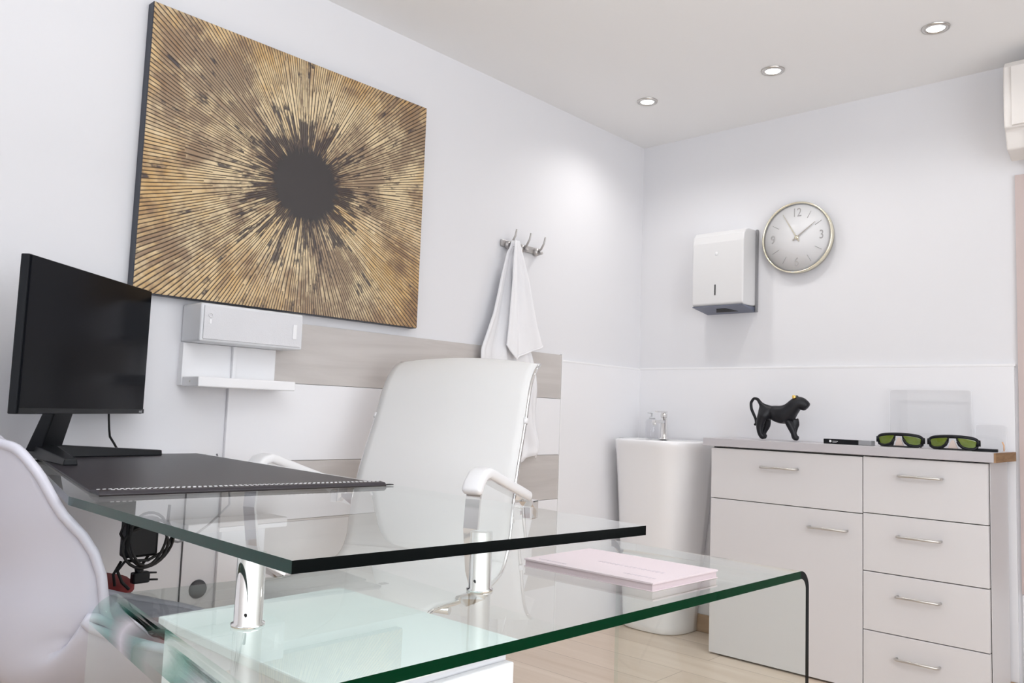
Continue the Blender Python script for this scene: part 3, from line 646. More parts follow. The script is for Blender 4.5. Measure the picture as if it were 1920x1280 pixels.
def goggles(name_lab, loc, rz):
    t = thing('laser_goggles', name_lab, 'goggles', loc, rz, group='laser safety goggles on the worktop', local=True)
    # frame faces -y; width 0.15
    W_, Hh = 0.073, 0.046
    def fx(u): return W_*math.sin(u*1.25)/math.sin(1.25)
    def fy(u): return 0.030*(1-math.cos(u*1.25))
    def ztop(u): return 0.046 - 0.010*u*u - 0.004*max(0, abs(u)-0.8)*5
    b = B()
    # brow bar, side wings and lower rims as swept tubes on the curved front
    b.tube([(fx(u), fy(u), ztop(u)) for u in [i/12-1 for i in range(25)]], 0.0062, 8)
    for s_ in (-1, 1):
        us = [0.16, 0.22, 0.34, 0.52, 0.72, 0.90, 1.0]; zs = [0.030, 0.018, 0.009, 0.0055, 0.006, 0.011, 0.022]
        b.tube([(fx(s_*u), fy(u)+0.0, z) for u, z in zip(us, zs)], 0.0050, 8)
        b.tube([(fx(s_*0.14), 0.001, 0.043), (fx(s_*0.15), 0.001, 0.036), (fx(s_*0.16), 0.001, 0.030)], 0.0036, 8)
        b.tube([(fx(s_*0.98), fy(0.98), 0.036), (fx(s_), fy(1.0), 0.028), (fx(s_), fy(1.0), 0.016)], 0.0085, 8)
    obj('frame', b, BLACK, t)
    for s_ in (-1, 1):
        def fn(u, v):
            uu = 0.16+0.80*u; zt = ztop(uu)-0.002
            zl = 0.030 if u < 0.06 else None
            pts = [(0.16, 0.030), (0.22, 0.018), (0.34, 0.009), (0.52, 0.0055), (0.72, 0.006), (0.90, 0.011), (1.0, 0.022)]
            for (a, za), (c, zc) in zip(pts, pts[1:]):
                if a <= uu <= c: zl = lerp(za, zc, (uu-a)/(c-a))
            return (fx(s_*uu), fy(uu)-0.002+0.002*math.cos(v*PI), lerp(zl, zt, v))
        b = B(); b.grid(fn, 16, 8); o = obj('lens', b, LENS, t); mm = o.modifiers.new('s', 'SOLIDIFY'); mm.thickness = 0.002; o['label'] = 'green filter lens'
        b = B(); b.tube([(fx(s_), fy(1.0), 0.030), (s_*0.071, 0.045, 0.027), (s_*0.062, 0.075, 0.016), (s_*0.045, 0.105, 0.006)] if s_ < 0 or 1 else [], 0.0, flat=(0.016, 0.003), upv=(0, 0, 1)); obj('temple', b, BLACK, t)
    b = B(); b.hexa([(-0.004, 0.002, 0.034), (0.004, 0.002, 0.034), (0.004, 0.006, 0.034), (-0.004, 0.006, 0.034), (-0.016, 0.006, 0.004), (0.016, 0.006, 0.004), (0.016, 0.012, 0.004), (-0.016, 0.012, 0.004)]); o = obj('nose_bridge', b, SKIN, t); o['label'] = 'beige nose bridge'
    b = B(); b.tube([(-0.060, 0.012, 0.0035), (-0.035, 0.004, 0.003), (0.0, -0.004, 0.0035), (0.03, 0.002, 0.003), (0.062, 0.012, 0.004)], 0.0028, 8); obj('cord', b, BLACKR, t)
    return t
goggles('green-lensed black laser goggles beside the slim black box', (1.252, -0.225, WT), math.radians(3))
goggles('green-lensed black laser goggles nearest the brown cut end of the worktop', (1.428, -0.235, WT), math.radians(6))
t = thing('black_case', 'small flat black stick-like case lying right of the goggles at the end of the worktop', 'case', (1.52, -0.20, WT), math.radians(4), local=True)
b = B(); b.box((-0.042, -0.008, 0), (0.036, 0.008, 0.010), 0.002); obj('case_body', b, BLACK, t)
b = B(); b.box((0.0365, -0.006, 0.001), (0.048, 0.006, 0.008), 0.002); obj('clear_tip', b, ACRYL, t)
b = B(); b.tube([(1.553, -0.10, WT+0.002), (1.553, -0.10, WT+0.022), (1.548, -0.10, WT+0.034)], 0.0022, 8); tag(obj('wooden_stick', b, mat('orange_wood', (0.75, 0.45, 0.25), 0.5)), 'tiny upright orange-brown stick at the right end of the worktop', 'stick')
def rounded_rect(x0_, z0_, x1_, z1_, r, k=6):
    P = []
    for cx_, cz_, a0 in ((x1_-r, z1_-r, 0), (x0_+r, z1_-r, 90), (x0_+r, z0_+r, 180), (x1_-r, z0_+r, 270)):
        for i in range(k+1):
            a = math.radians(a0+90*i/k); P.append((cx_+r*math.cos(a), cz_+r*math.sin(a)))
    return P
def acrylic(name, lab, x0_, x1_, z0_, z1_, y, cat):
    t = thing(name, lab, cat, ((x0_+x1_)/2, y, z0_))
    P = rounded_rect(x0_, z0_, x1_, z1_, 0.012)
    b = B(); A = [b.bm.verts.new((p[0], y, p[1])) for p in P]; b.bm.faces.new(A); obj('sheet', b, ACRYL, t)
    b = B(); b.tube([(p[0], y, p[1]) for p in P], 0, flat=(0.0035, 0.0022), closed=True, upv=(0, 1, 0)); obj('sheet_edge', b, ACEDGE, t)
    b = B(); b.box((x0_+0.01, y-0.045, z0_+0.0002), (x1_-0.01, y-0.003, z0_+0.003)); obj('foot', b, ACRYL, t)
    return t
acrylic('acrylic_stand', 'large clear acrylic display stand leaning near the wall behind the goggles', 1.160, 1.440, WT, 1.066, -0.030, 'display stand')
acrylic('acrylic_holder', 'small clear acrylic holder at the right end of the worktop behind the black case', 1.452, 1.549, WT, 0.945, -0.040, 'display stand')

# ---------------------------------------------------------------- glass desk
Z1, Z2, TH = 0.697, 0.785, 0.0125
t = thing('glass_desk', 'clear glass desk with raised top on chrome posts over a bent glass side unit', 'desk', (1.30, -2.4, 0))
GRP = t
def plate(b, P, z0_, z1_, mats_):
    """P counter-clockwise from above; mats_ gives the material index of every side"""
    n_ = len(P); lo = [b.bm.verts.new((p[0], p[1], z0_)) for p in P]; hi = [b.bm.verts.new((p[0], p[1], z1_)) for p in P]
    b.bm.faces.new(lo[::-1]).material_index = 1; b.bm.faces.new(hi).material_index = 0
    for i in range(n_): b.bm.faces.new((lo[i], lo[(i+1) % n_], hi[(i+1) % n_], hi[i])).material_index = mats_[i]
# raised top (A near corner, B right corner), running to the left wall
A_, B_ = (1.538, -2.867), (1.595, -2.362); D_, E_, E2_ = (0.085, -2.215), (0.085, -2.650), (0.93, -2.852)
b = B(); plate(b, [A_, B_, D_, E_, E2_], Z2-TH, Z2, [2, 4, 2, 3, 3])
o = obj('raised_top', b, [GL, GLU, EDGE, EDGE2, GL], t); o['label'] = 'raised clear glass top'
# lower bent unit
Rn, Rf, Lf, Ln = Vector((1.6646, -2.0274)), Vector((1.2972, -2.0211)), Vector((1.1923, -2.8805)), Vector((1.6216, -2.9370))
LT = 0.012; rb = 0.030
b = B(); plate(b, [tuple(Ln), tuple(Rn), tuple(Rf), tuple(Lf)], Z1-LT, Z1, [2, 3, 3, 3])
o = obj('lower_shelf', b, [GL, GLU, EDGELO, GL], t); o['label'] = 'lower bent glass shelf'
def bend(name, p, q, dirv, rb, matb, zfoot=0.001):
    """quarter bend from the shelf edge p-q outward along dirv, then a leg panel to the floor"""
    d = Vector((dirv[0], dirv[1], 0)).normalized(); k = 10
    outer = []; inner = []
    for i in range(k+1):
        a = PI/2*i/k
        outer.append((rb*math.sin(a), Z1-rb+rb*math.cos(a))); inner.append(((rb-LT)*math.sin(a), Z1-rb+(rb-LT)*math.cos(a)))
    b = B()
    def ring(pt): return [b.bm.verts.new(Vector((pt[0], pt[1], 0))+d*u+Vector((0, 0, z))) for u, z in outer], [b.bm.verts.new(Vector((pt[0], pt[1], 0))+d*u+Vector((0, 0, z))) for u, z in inner]
    po, pi = ring(p); qo, qi = ring(q)
    for i in range(k):
        for A, D, mi in ((po, qo, 0), (pi, qi, 0)):
            f = b.bm.faces.new((A[i], A[i+1], D[i+1], D[i])); f.smooth = True; f.material_index = mi
        for A, D in ((po, pi), (qo, qi)):
            b.bm.faces.new((A[i], A[i+1], D[i+1], D[i])).material_index = 1
    return b, d
for nm, p, q, dv in (('left', Ln, Lf, (-0.02, -1)), ('right', Rn, Rf, (0.02, 1))):
    b, d = bend(nm, p, q, dv, rb, GL)
    if nm == 'left':
        k = 10  # close the ends so that it is one solid piece of bent glass
        o = obj('bent_corner', b, [BEND, BEND], t)
    else:
        o = obj('bent_corner', b, [GL, EDGE], t)
    dd = Vector((d.x, d.y)); a1 = p+dd*(rb-LT); a2 = q+dd*(rb-LT); a3 = q+dd*rb; a4 = p+dd*rb
    b = B(); P = [a1, a2, a3, a4]; lo = [b.bm.verts.new((v.x, v.y, 0.001)) for v in P]; hi = [b.bm.verts.new((v.x, v.y, Z1-rb)) for v in P]
    for i in range(4):
        f = b.bm.faces.new((lo[i], lo[(i+1) % 4], hi[(i+1) % 4], hi[i])); f.material_index = [1, 3, 0, 2][i]
    b.bm.faces.new(lo[::-1]).material_index = 2
    obj('leg_panel', b, [GL, GLU, EDGE, BEND], t)
# chrome posts between the two glasses
POSTS = [(1.4155, -2.8366), (1.4478, -2.5247)]
for x, y in POSTS:
    b = B(); z0_ = Z1+0.0003; z1_ = Z2-TH-0.0003; pr = 0.0146
    b.lathe([(0.0, 0.0), (0.0174, 0.0), (0.0174, 0.0025), (pr, 0.0035), (pr, z1_-z0_), (0, z1_-z0_)], (x, y, z0_), 40)
    po = obj('post', b, CHROME, t); po['label'] = 'chrome post'
    b = B(); dv = Vector((0.75, -0.66, 0)) if y < -2.6 else Vector((0.30, -0.95, 0)); c_ = Vector((x, y, z0_+0.014)) + dv.normalized()*pr
    b.cyl(c_-dv*0.001, c_+dv*0.0006, 0.0016, seg=10); obj('grub_screw', b, BLACKR, po)
# the raised top rests on a white ledger on the left wall
for ya, yb in ((-2.640, -2.475), (-2.375, -2.222)):
    b = B(); b.box((0.0145, ya, 0.742), (0.110, yb, Z2-TH-0.0003), 0.002); o = obj('wall_ledger', b, WHITEPL, t); o['label'] = 'white ledger under the far end'

# ---------------------------------------------------------------- desk pad
pz = Z2+0.0003
t = thing('desk_pad', 'large black leatherette desk pad with white stitching lying on the raised glass top', 'desk pad', (0.55, -2.55, Z2))
b = B(); b.prism([(0.945, -2.815), (0.962, -2.331), (0.100, -2.249), (0.100, -2.640), (0.895, -2.812)], pz, pz+0.0035); bevmod(obj('mat', b, LEATHER, t), 0.0012)
b = B()
# rolled front flap
pr_ = [(0.0, 0.0036), (0.0, 0.0075), (0.045, 0.0085), (0.060, 0.0072), (0.066, 0.003), (0.064, -0.0001), (0.0, 0.0)]
pa, pb = Vector((0.895, -2.813)), Vector((0.957, -2.334)); ex = (pb-pa).normalized(); nx = Vector((ex.y, -ex.x))
if nx.x < 0: nx = -nx
A = [b.bm.verts.new((pa.x+nx.x*u, pa.y+nx.y*u, pz+max(z, 0))) for u, z in pr_[1:6]] ; D = [b.bm.verts.new((pb.x+nx.x*u, pb.y+nx.y*u, pz+max(z, 0))) for u, z in pr_[1:6]]
# keep the flap above the mat: start at mat height
A[0].co.z = pz+0.0036; D[0].co.z = pz+0.0036
k = len(A)
for i in range(k-1): b.bm.faces.new((A[i], A[i+1], D[i+1], D[i]))
b.bm.faces.new((A[-1], A[0], D[0], D[-1])); b.bm.faces.new(A[::-1]); b.bm.faces.new(D)
bevmod(obj('front_flap', b, LEATHER, t), 0.001)
b = B()
def stitches(u, zz, step=0.0085):
    L_ = (pb-pa).length; k = int(L_/step)
    for i in range(k):
        s0 = pa+ex*(step*i+0.002)+nx*u; s1 = pa+ex*(step*i+0.007)+nx*u
        if s0.y < -2.806: continue
        b.tube([(s0.x, s0.y, pz+zz), (s1.x, s1.y, pz+zz)], 0.0006, 5)
stitches(0.003, 0.0045); obj('stitch_row', b, STITCH, t)
b = B(); stitches(0.052, 0.0086); obj('stitch_row', b, STITCH, t)
b = B(); b.box((1.0, -2.333, pz+0.001), (1.012, -2.318, pz+0.0025)); obj('tab', b, BLACK, t)
PADZ = pz+0.0036

# ---------------------------------------------------------------- monitor
nl = Vector((0.401, -2.773)); fr_ = Vector((0.069, -2.386)); ms = (fr_-nl).normalized(); mn = Vector((ms.y, -ms.x))
if mn.x < 0: mn = -mn
mc = (nl+fr_)/2
t = thing('computer_monitor', 'black flat computer monitor on a V-shaped stand at the far end of the desk pad', 'monitor', (mc.x, mc.y, PADZ), math.atan2(ms.y, ms.x), local=True)
# local x along the screen (to the far side), local y: away from viewer? computed below
ly = Vector((-ms.y, ms.x)); sgn = 1 if ly.dot(mn) > 0 else -1      # +1: screen faces local +y
hw = (fr_-nl).length/2; zb, zt = 0.890-PADZ, 1.211-PADZ
F = lambda d: d*sgn
def bx(a, c): return ((min(a[0], c[0]), min(a[1], c[1]), min(a[2], c[2])), (max(a[0], c[0]), max(a[1], c[1]), max(a[2], c[2])))
b = B(); b.box(*bx((-hw, F(-0.004), zb), (hw, F(-0.022), zt)), 0.002); obj('housing', b, BLACK, t)
b = B(); b.box(*bx((-hw+0.002, F(-0.0038), zb+0.002), (hw-0.002, F(0.0), zt-0.002)), 0.0008); obj('screen', b, SCREEN, t)
b = B(); b.box(*bx((-hw+0.001, F(0.0002), zb+0.001), (hw-0.001, F(0.0016), zb+0.012)), 0.0005); lb = obj('lower_bezel', b, BLACK, t)
b = B(); b.box(*bx((-0.16, F(-0.022), zb+0.05), (0.16, F(-0.045), zb+0.24)), 0.008); obj('rear_housing', b, BLACK, t)
# small maker's mark at the lower right of the bezel
Mt = Matrix.Translation((hw-0.020, F(0.0018), zb+0.0062)) @ (Matrix(((-1, 0, 0, 0), (0, 0, 1, 0), (0, 1, 0, 0), (0, 0, 0, 1))) if sgn > 0 else TY)
if sgn > 0: Mt = Matrix.Translation((hw-0.020, F(0.0018), zb+0.0062)) @ Matrix(((-1, 0, 0, 0), (0, 0, 1, 0), (0, 1, 0, 0), (0, 0, 0, 1)))
lg = text_obj('logo', 'msi', 0.011, SILV, Mt, t)
# stand: neck and V base
hub = Vector((0.160, -2.645)); R_, L_2 = Vector((0.150, -2.372)), Vector((0.420, -2.675))
def loc2(p):
    d = p-mc; return Vector((d.dot(ms), d.dot(ly)))
h_, r_, l_ = loc2(hub), loc2(R_), loc2(L_2)
b = B(); nw = 0.035
b.hexa([(-nw, F(-0.030), zb+0.10), (nw, F(-0.030), zb+0.10), (nw, F(-0.048), zb+0.10), (-nw, F(-0.048), zb+0.10)] + [(h_.x+sx*0.040, h_.y+sy, 0.014) for sx, sy in ((-1, F(0.018)), (1, F(0.018)), (1, -F(0.018)), (-1, -F(0.018)))]); bevmod(obj('neck', b, BLACK, t), 0.003)
b = B()
for e_, w0, w1 in ((r_, 0.030, 0.014), (l_, 0.030, 0.014)):
    d = (e_-h_).normalized(); q = Vector((-d.y, d.x)); s0 = h_-d*0.02
    b.hexa([(s0.x+q.x*w0, s0.y+q.y*w0, 0.0), (s0.x-q.x*w0, s0.y-q.y*w0, 0.0), (e_.x-q.x*w1, e_.y-q.y*w1, 0.0), (e_.x+q.x*w1, e_.y+q.y*w1, 0.0), (s0.x+q.x*w0*0.8, s0.y+q.y*w0*0.8, 0.030), (s0.x-q.x*w0*0.8, s0.y-q.y*w0*0.8, 0.030), (e_.x-q.x*w1*0.8, e_.y-q.y*w1*0.8, 0.013), (e_.x+q.x*w1*0.8, e_.y+q.y*w1*0.8, 0.013)])
bevmod(obj('base', b, BLACK, t), 0.002)
b = B(); b.tube([(0.102, -2.486, 0.905), (0.098, -2.482, 0.875), (0.100, -2.480, 0.850), (0.092, -2.474, 0.832), (0.085, -2.46, 0.815), (0.072, -2.446, 0.80), (0.060, -2.43, 0.77), (0.055, -2.42, 0.70)], 0.0028, 8)
tag(obj('monitor_cable', b, BLACKR), 'thin black cable hanging from the monitor down behind the desk pad', 'cable')

# ---------------------------------------------------------------- power adapter and cables under the raised top
t = thing('power_adapter', 'black power adapter with coiled cables and plug hanging under the raised glass top', 'power adapter', (0.35, -2.49, 0.6))
b = B(); b.box((0.325, -2.527, 0.578), (0.362, -2.455, 0.664), 0.006, 3, ); obj('adapter_brick', b, BLACK, t)
b = B()
def loop(c, ry, rz_, n_=26, ph=0, dx=0.01):
    return [(c[0]+dx*math.sin(2*a), c[1]+ry*math.cos(a), c[2]+rz_*math.sin(a)) for a in [ph+2*PI*i/n_ for i in range(n_)]]
b.tube(loop((0.37, -2.478, 0.610), 0.052, 0.052), 0.0032, 8, closed=True)
b.tube(loop((0.375, -2.490, 0.602), 0.050, 0.045, ph=0.6, dx=0.006), 0.0032, 8, closed=True)
b.tube(loop((0.38, -2.486, 0.620), 0.040, 0.058, ph=1.2, dx=0.008), 0.0030, 8, closed=True)
b.tube([(0.36, -2.435, 0.690), (0.362, -2.438, 0.655), (0.365, -2.425, 0.622), (0.367, -2.44, 0.59), (0.37, -2.48, 0.572), (0.37, -2.53, 0.575), (0.365, -2.543, 0.555), (0.362, -2.530, 0.528), (0.365, -2.515, 0.512)], 0.0034, 8)
b.tube([(0.35, -2.53, 0.572), (0.35, -2.545, 0.545), (0.35, -2.540, 0.520)], 0.0032, 8)
b.tube([(0.35, -2.470, 0.580), (0.35, -2.480, 0.565), (0.352, -2.492, 0.550)], 0.0034, 8)
b.tube([(0.36, -2.50, 0.66), (0.355, -2.53, 0.66), (0.352, -2.537, 0.632), (0.352, -2.525, 0.61)], 0.0030, 8)
obj('cable', b, BLACKR, t)
b = B(); b.cyl((0.352, -2.492, 0.556), (0.352, -2.488, 0.538), 0.009); b.box((0.342, -2.506, 0.520), (0.362, -2.468, 0.545), 0.004); p_ = obj('plug', b, BLACK, t)
b = B(); b.cyl((0.348, -2.468, 0.540), (0.348, -2.449, 0.538), 0.0022, seg=8); b.cyl((0.356, -2.468, 0.526), (0.356, -2.449, 0.524), 0.0022, seg=8); obj('pin', b, BLACK, p_)
b = B(); b.tube([(0.36, -2.435, 0.612), (0.34, -2.40, 0.600), (0.30, -2.35, 0.600), (0.25, -2.28, 0.62), (0.20, -2.20, 0.66), (0.12, -2.16, 0.70), (0.06, -2.15, 0.73), (0.02, -2.15, 0.78)], 0.0026, 8)
tag(obj('loose_cable', b, MGREY), 'thin grey cable running from the power adapter towards the wall under the desk', 'cable')

# ---------------------------------------------------------------- drawer pedestal under the lower shelf
t = thing('drawer_pedestal', 'white drawer pedestal standing under the lower glass shelf', 'pedestal', (1.36, -2.68, 0))
b = B(); b.box((1.175, -2.812, 0.05), (1.518, -2.545, 0.643), 0.002); obj('body', b, PANEL, t)
for za, zb_ in ((0.560, 0.630), (0.33, 0.557), (0.065, 0.327)):
    b = B(); b.box((1.519, -2.811, za), (1.532, -2.546, zb_), 0.002); obj('drawer', b, PANEL, t)
b = B(); b.box((1.168, -2.818, 0.643), (1.535, -2.540, 0.656), 0.002); obj('top_board', b, mat('white_board_top', (0.78, 0.83, 0.83), 0.5), t)
for x, y in ((1.21, -2.78), (1.21, -2.58), (1.48, -2.78), (1.48, -2.58)):
    b = B(); b.cyl((x-0.010, y, 0.0205), (x+0.010, y, 0.0205), 0.020); b.cyl((x, y, 0.03), (x, y, 0.05), 0.008); obj('caster', b, DGREY, t)

# ---------------------------------------------------------------- pink booklet on the lower shelf
t = thing('pink_booklet', 'pale pink booklet with grey print lying on the lower glass shelf', 'booklet', (1.4895, -2.2717, Z1))
q = [(1.6002, -2.3504), (1.6074, -2.1875), (1.377, -2.1947), (1.3734, -2.354)]
zb0 = Z1+0.0004
b = B(); b.prism([(lerp(1.4895, x, 0.985), lerp(-2.2717, y, 0.985)) for x, y in q], zb0+0.001, zb0+0.0095); obj('page_block', b, PINKEDGE, t)
b = B(); b.prism(q, zb0+0.0095, zb0+0.0118); b.prism(q, zb0, zb0+0.001); obj('cover', b, PINK, t)
b = B(); random.seed(3)
def marks(x0_, x1_, y, hgt_, k):
    # illegible small print: a row of short strokes
    st = (x1_-x0_)/k
    for i in range(k):
        h2 = hgt_*random.uniform(0.6, 1.0); b.box((x0_+i*st, y-h2/2, zb0+0.0118), (x0_+i*st+st*0.66, y+h2/2, zb0+0.0121))
marks(1.4580, 1.5750, -2.2784, 0.009, 15); obj('text_line', b, INKGREY, t)
b = B(); marks(1.5345, 1.5885, -2.3234, 0.006, 9); obj('text_line', b, INKGREY, t)
b = B(); marks(1.3905, 1.4445, -2.3387, 0.004, 14); obj('text_line', b, INKGREY, t)


# ---------------------------------------------------------------- office chair
t = thing('office_chair', 'white mesh high-back office chair with chrome frame and white armrests behind the desk', 'chair', (0.428, -1.706, 0), math.radians(20.1), local=True)
PROF = [(0.215, 1.078), (0.180, 1.060), (0.148, 1.028), (0.122, 0.980), (0.100, 0.92), (0.075, 0.86), (0.048, 0.80), (0.020, 0.73), (0.000, 0.66), (-0.012, 0.60), (-0.025, 0.545), (-0.055, 0.505), (-0.11, 0.485), (-0.20, 0.475), (-0.32, 0.475), (-0.42, 0.482), (-0.47, 0.472), (-0.495, 0.450)]
WD = [0.242, 0.244, 0.246, 0.248, 0.250, 0.252, 0.254, 0.256, 0.258, 0.258, 0.256, 0.255, 0.255, 0.255, 0.255, 0.253, 0.250, 0.247]
def cat(P, t_):
    n_ = len(P)-1; f = t_*n_; i = min(int(f), n_-1); u = f-i
    p0, p1, p2, p3 = P[max(i-1, 0)], P[i], P[i+1], P[min(i+2, n_)]
    g = lambda a, b_, c, d: 0.5*((2*b_)+(-a+c)*u+(2*a-5*b_+4*c-d)*u*u+(-a+3*b_-3*c+d)*u**3)
    if isinstance(p0, (int, float)): return g(p0, p1, p2, p3)
    return tuple(g(*q_) for q_ in zip(p0, p1, p2, p3))
def sling(u, v, off=0.0):
    y, z = cat(PROF, v); w_ = cat(WD, v); s_ = 2*u-1
    dip = 0.018*(1-s_*s_)*(1 if v < 0.6 else 0.8)
    y2, z2 = cat(PROF, min(1, v+0.01)); y1, z1_ = cat(PROF, max(0, v-0.01)); ty, tz = y2-y1, z2-z1_; l_ = math.hypot(ty, tz)
    ny, nz = -tz/l_*-1, ty/l_*-1      # normal pointing to the back / below
    return (s_*w_, y+ny*dip+ny*off, z+nz*dip+nz*off)
V_SPLIT = 10.5/17
b = B(); b.grid(lambda u, v: sling(u, v*V_SPLIT), 20, 60); o = obj('backrest', b, MESHF, t); mm = o.modifiers.new('s', 'SOLIDIFY'); mm.thickness = 0.004; o['label'] = 'white mesh backrest'
b = B(); b.grid(lambda u, v: sling(u, V_SPLIT+v*(1-V_SPLIT)), 20, 40); o = obj('seat', b, MESHF, t); mm = o.modifiers.new('s', 'SOLIDIFY'); mm.thickness = 0.004
for s_ in (-1, 1):
    pts = []
    for i in range(61):
        v = i/60; y, z = cat(PROF, v); w_ = cat(WD, v); pts.append((s_*(w_+0.001), y+0.008, z-0.003))
    pts = [(s_*0.20, 0.232, 1.074), (s_*0.235, 0.230, 1.076)] + pts + [(s_*0.235, -0.500, 0.442)]
    b = B(); b.tube(pts, 0.0055, 12); o = obj('side_frame', b, CHROME, t)
    # white corner cap
    b = B(); b.tube([(s_*0.2505, 0.104, 0.912), (s_*0.2515, 0.098, 0.896)], 0.008, 12); obj('frame_cap', b, WHITEPL, t)
b = B(); b.tube([(-0.20, 0.232, 1.074), (0.20, 0.232, 1.074)], 0.005, 10); b.tube([(-0.25, 0.116, 0.915), (0, 0.150, 0.915), (0.25, 0.116, 0.915)], 0, flat=(0.034, 0.010), upv=(0, 0, 1)); b.tube([(-0.255, 0.03, 0.64), (0, 0.055, 0.64), (0.255, 0.03, 0.64)], 0, flat=(0.040, 0.012), upv=(0, 0, 1)); obj('back_crossbar', b, STEEL, t)
ca, sa = math.cos(math.radians(20.1)), math.sin(math.radians(20.1))
for s_ in (-1, 1):
    X = s_*0.318
    b = B(); b.tube([(s_*0.262, 0.010, 0.650), (X, 0.010, 0.655), (X, -0.005, 0.668), (X, -0.05, 0.695), (X, -0.20, 0.735), (X, -0.315, 0.768), (X, -0.345, 0.770), (X, -0.368, 0.755), (X, -0.378, 0.725), (X, -0.385, 0.66), (X, -0.365, 0.56), (X, -0.33, 0.50), (s_*0.26, -0.30, 0.472)], 0, flat=(0.036, 0.008), upv=(1, 0, 0)); obj('arm_frame', b, CHROME, t)
    b = B(); b.tube([(X, -0.055, 0.706), (X, -0.12, 0.725), (X, -0.20, 0.747), (X, -0.30, 0.776), (X, -0.330, 0.783), (X, -0.356, 0.778), (X, -0.378, 0.760), (X, -0.390, 0.738)], 0, flat=(0.050, 0.026), upv=(1, 0, 0)); o = obj('armrest_pad', b, WHITEPL, t); bevmod(o, 0.010, 4)
    for p_ in o.data.polygons: p_.use_smooth = True
    b = B(); b.box((X-0.02 if s_ > 0 else X-0.008, -0.02, 0.640), (X+0.008 if s_ > 0 else X+0.02, 0.035, 0.690), 0.004); obj('arm_bracket', b, CHROME, t)
b = B(); b.box((-0.10, -0.33, 0.425), (0.10, -0.13, 0.452), 0.008); b.tube([(-0.25, -0.12, 0.458), (0.25, -0.12, 0.458)], 0.010, 10); b.tube([(-0.25, -0.34, 0.458), (0.25, -0.34, 0.458)], 0.010, 10); obj('mechanism', b, CHROME, t)
b = B(); b.cyl((0, -0.23, 0.20), (0, -0.23, 0.425), 0.014); b.cyl((0, -0.23, 0.09), (0, -0.23, 0.27), 0.026); obj('gas_lift', b, CHROME, t)
b = B()
for k in range(5):
    a = math.radians(90+72*k+36); dx, dy = math.cos(a), math.sin(a); qx, qy = -dy, dx; c0 = Vector((0, -0.23, 0))
    def pt(r, w_, z): return (c0.x+dx*r+qx*w_, c0.y+dy*r+qy*w_, z)
    b.hexa([pt(0.0, -0.022, 0.085), pt(0.0, 0.022, 0.085), pt(0.29, 0.014, 0.062), pt(0.29, -0.014, 0.062), pt(0.0, -0.018, 0.125), pt(0.0, 0.018, 0.125), pt(0.29, 0.011, 0.080), pt(0.29, -0.011, 0.080)])
bevmod(obj('star_base', b, WHITEPL, t), 0.004)
for k in range(5):
    a = math.radians(90+72*k+36); x, y = 0.275*math.cos(a), -0.23+0.275*math.sin(a)
    b = B(); b.cyl((x-0.018*math.sin(a), y+0.018*math.cos(a), 0.0275), (x-0.006*math.sin(a), y+0.006*math.cos(a), 0.0275), 0.027); b.cyl((x+0.018*math.sin(a), y-0.018*math.cos(a), 0.0275), (x+0.006*math.sin(a), y-0.006*math.cos(a), 0.0275), 0.027); b.cyl((x, y, 0.0275), (x, y, 0.063), 0.007); obj('caster', b, DGREY, t)

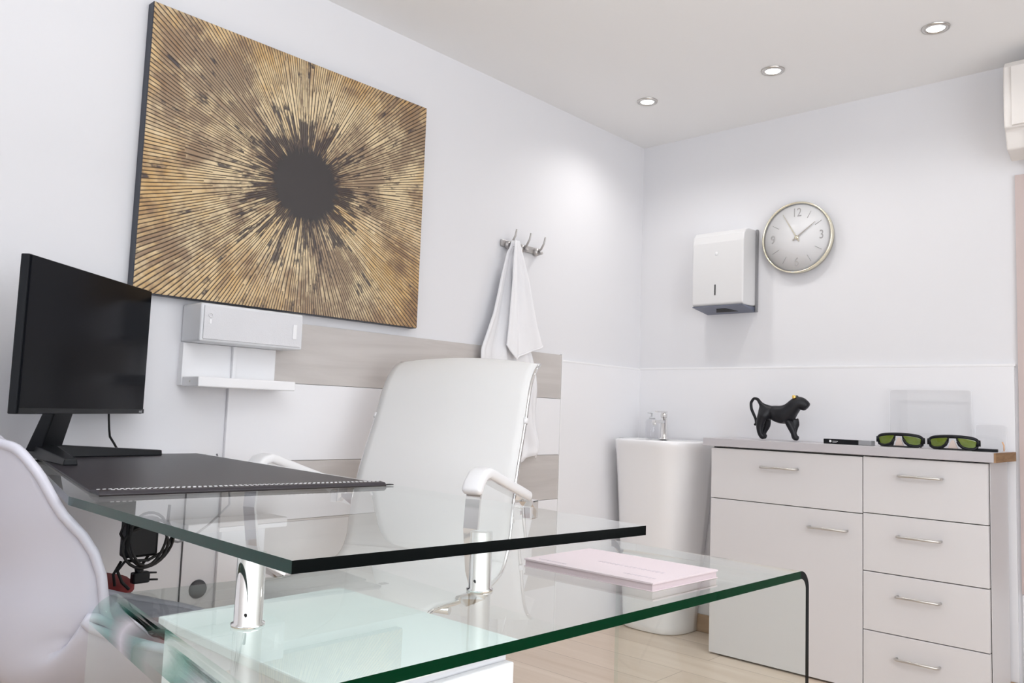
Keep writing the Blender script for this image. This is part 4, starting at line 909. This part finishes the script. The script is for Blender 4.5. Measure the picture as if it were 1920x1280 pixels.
# ---------------------------------------------------------------- shell chairs (faces +y in local space)
def shell_chair(lab, loc, rz):
    t = thing('shell_chair', lab, 'chair', loc, rz, group='white shell visitor chairs', local=True)
    # y, z, half width, side curl
    S = [(-0.006, 0.842, 0.125, 0.025), (-0.004, 0.838, 0.165, 0.045), (0.0, 0.825, 0.190, 0.062), (0.004, 0.798, 0.205, 0.078), (0.014, 0.73, 0.216, 0.104), (0.030, 0.66, 0.222, 0.136), (0.030, 0.60, 0.224, 0.150), (0.035, 0.545, 0.226, 0.172), (0.060, 0.492, 0.228, 0.160), (0.110, 0.462, 0.230, 0.145), (0.20, 0.450, 0.232, 0.120), (0.30, 0.452, 0.232, 0.085), (0.40, 0.462, 0.226, 0.048), (0.46, 0.466, 0.212, 0.020), (0.485, 0.456, 0.190, 0.006), (0.490, 0.446, 0.172, 0.0)]
    P2 = [(s_[0], s_[1]) for s_ in S]
    def surf(u, v):
        y, z = cat(P2, v); w_ = cat([s_[2] for s_ in S], v); c = cat([s_[3] for s_ in S], v); s_ = 2*u-1
        ya, za = cat(P2, max(0, v-0.02)); yb_, zb_ = cat(P2, min(1, v+0.02)); ty, tz = yb_-ya, zb_-za; l_ = math.hypot(ty, tz) or 1
        ny, nz = -tz/l_, ty/l_                       # towards the sitter
        # blend the corner so that the wing turns forward smoothly
        k_ = abs(s_)**2.6; wx = math.copysign(abs(s_)**0.92, s_)
        return (wx*w_*0.92, y+ny*c*k_, z+nz*c*k_)
    b = B(); b.grid(surf, 30, 60); o = obj('seat_shell', b, SHELL, t); mm = o.modifiers.new('s', 'SOLIDIFY'); mm.thickness = 0.006; mm.offset = 0; o['label'] = 'white moulded shell'
    # thicker rolled rim
    rim_ = [surf(0, v/50) for v in range(51)] + [surf(u/16, 1) for u in range(1, 17)] + [surf(1, 1-v/50) for v in range(1, 51)] + [surf(1-u/16, 0) for u in range(1, 16)]
    b = B(); b.tube(rim_, 0.0075, 8, closed=True); o = obj('rim', b, SHELL, t)
    b = B(); b.lathe([(0.0, 0.0), (0.178, 0.0), (0.192, 0.010), (0.192, 0.022), (0.178, 0.032), (0.0, 0.036)], (0, 0, 0), 40)
    bmesh.ops.transform(b.bm, matrix=Matrix.Translation((0, 0.290, 0.482)) @ Matrix.Diagonal((0.70, 0.88, 1, 1)), verts=b.bm.verts); o = obj('seat_cushion', b, RED, t); o['label'] = 'dark red seat cushion'
    b = B()
    fr4 = {(-1, -1): (-0.13, 0.13), (1, -1): (0.13, 0.13), (-1, 1): (-0.13, 0.36), (1, 1): (0.13, 0.36)}; ft4 = {(-1, -1): (-0.21, 0.03), (1, -1): (0.21, 0.03), (-1, 1): (-0.21, 0.45), (1, 1): (0.21, 0.45)}
    L4 = list(fr4)
    for a in L4:
        for c in L4:
            if a < c:
                def on(kk, f): return (lerp(fr4[kk][0], ft4[kk][0], f), lerp(fr4[kk][1], ft4[kk][1], f), lerp(0.430, 0.0, f))
                if a[0] == c[0] or a[1] == c[1]: b.tube([on(a, 0.12), on(c, 0.42)], 0.0035, 8); b.tube([on(a, 0.42), on(c, 0.12)], 0.0035, 8)
    b.box((-0.14, 0.12, 0.428), (0.14, 0.14, 0.440)); b.box((-0.14, 0.35, 0.428), (0.14, 0.37, 0.440)); obj('cross_brace', b, BLACK, t)
    for kk in L4:
        b = B(); b.cyl((fr4[kk][0], fr4[kk][1], 0.432), (ft4[kk][0], ft4[kk][1], 0.004), 0.014, 0.010); obj('leg', b, WOODLEG, t)
    return t
shell_chair('white shell chair with red cushion in the left foreground, nearest the camera', (0.692, -2.922, 0), math.radians(-11))
shell_chair('white shell chair with red cushion tucked in by the left wall behind the nearer one', (0.215, -2.915, 0), math.radians(-3))

# drop helper keys
for o in bpy.data.objects:
    if '_o' in o: del o['_o']
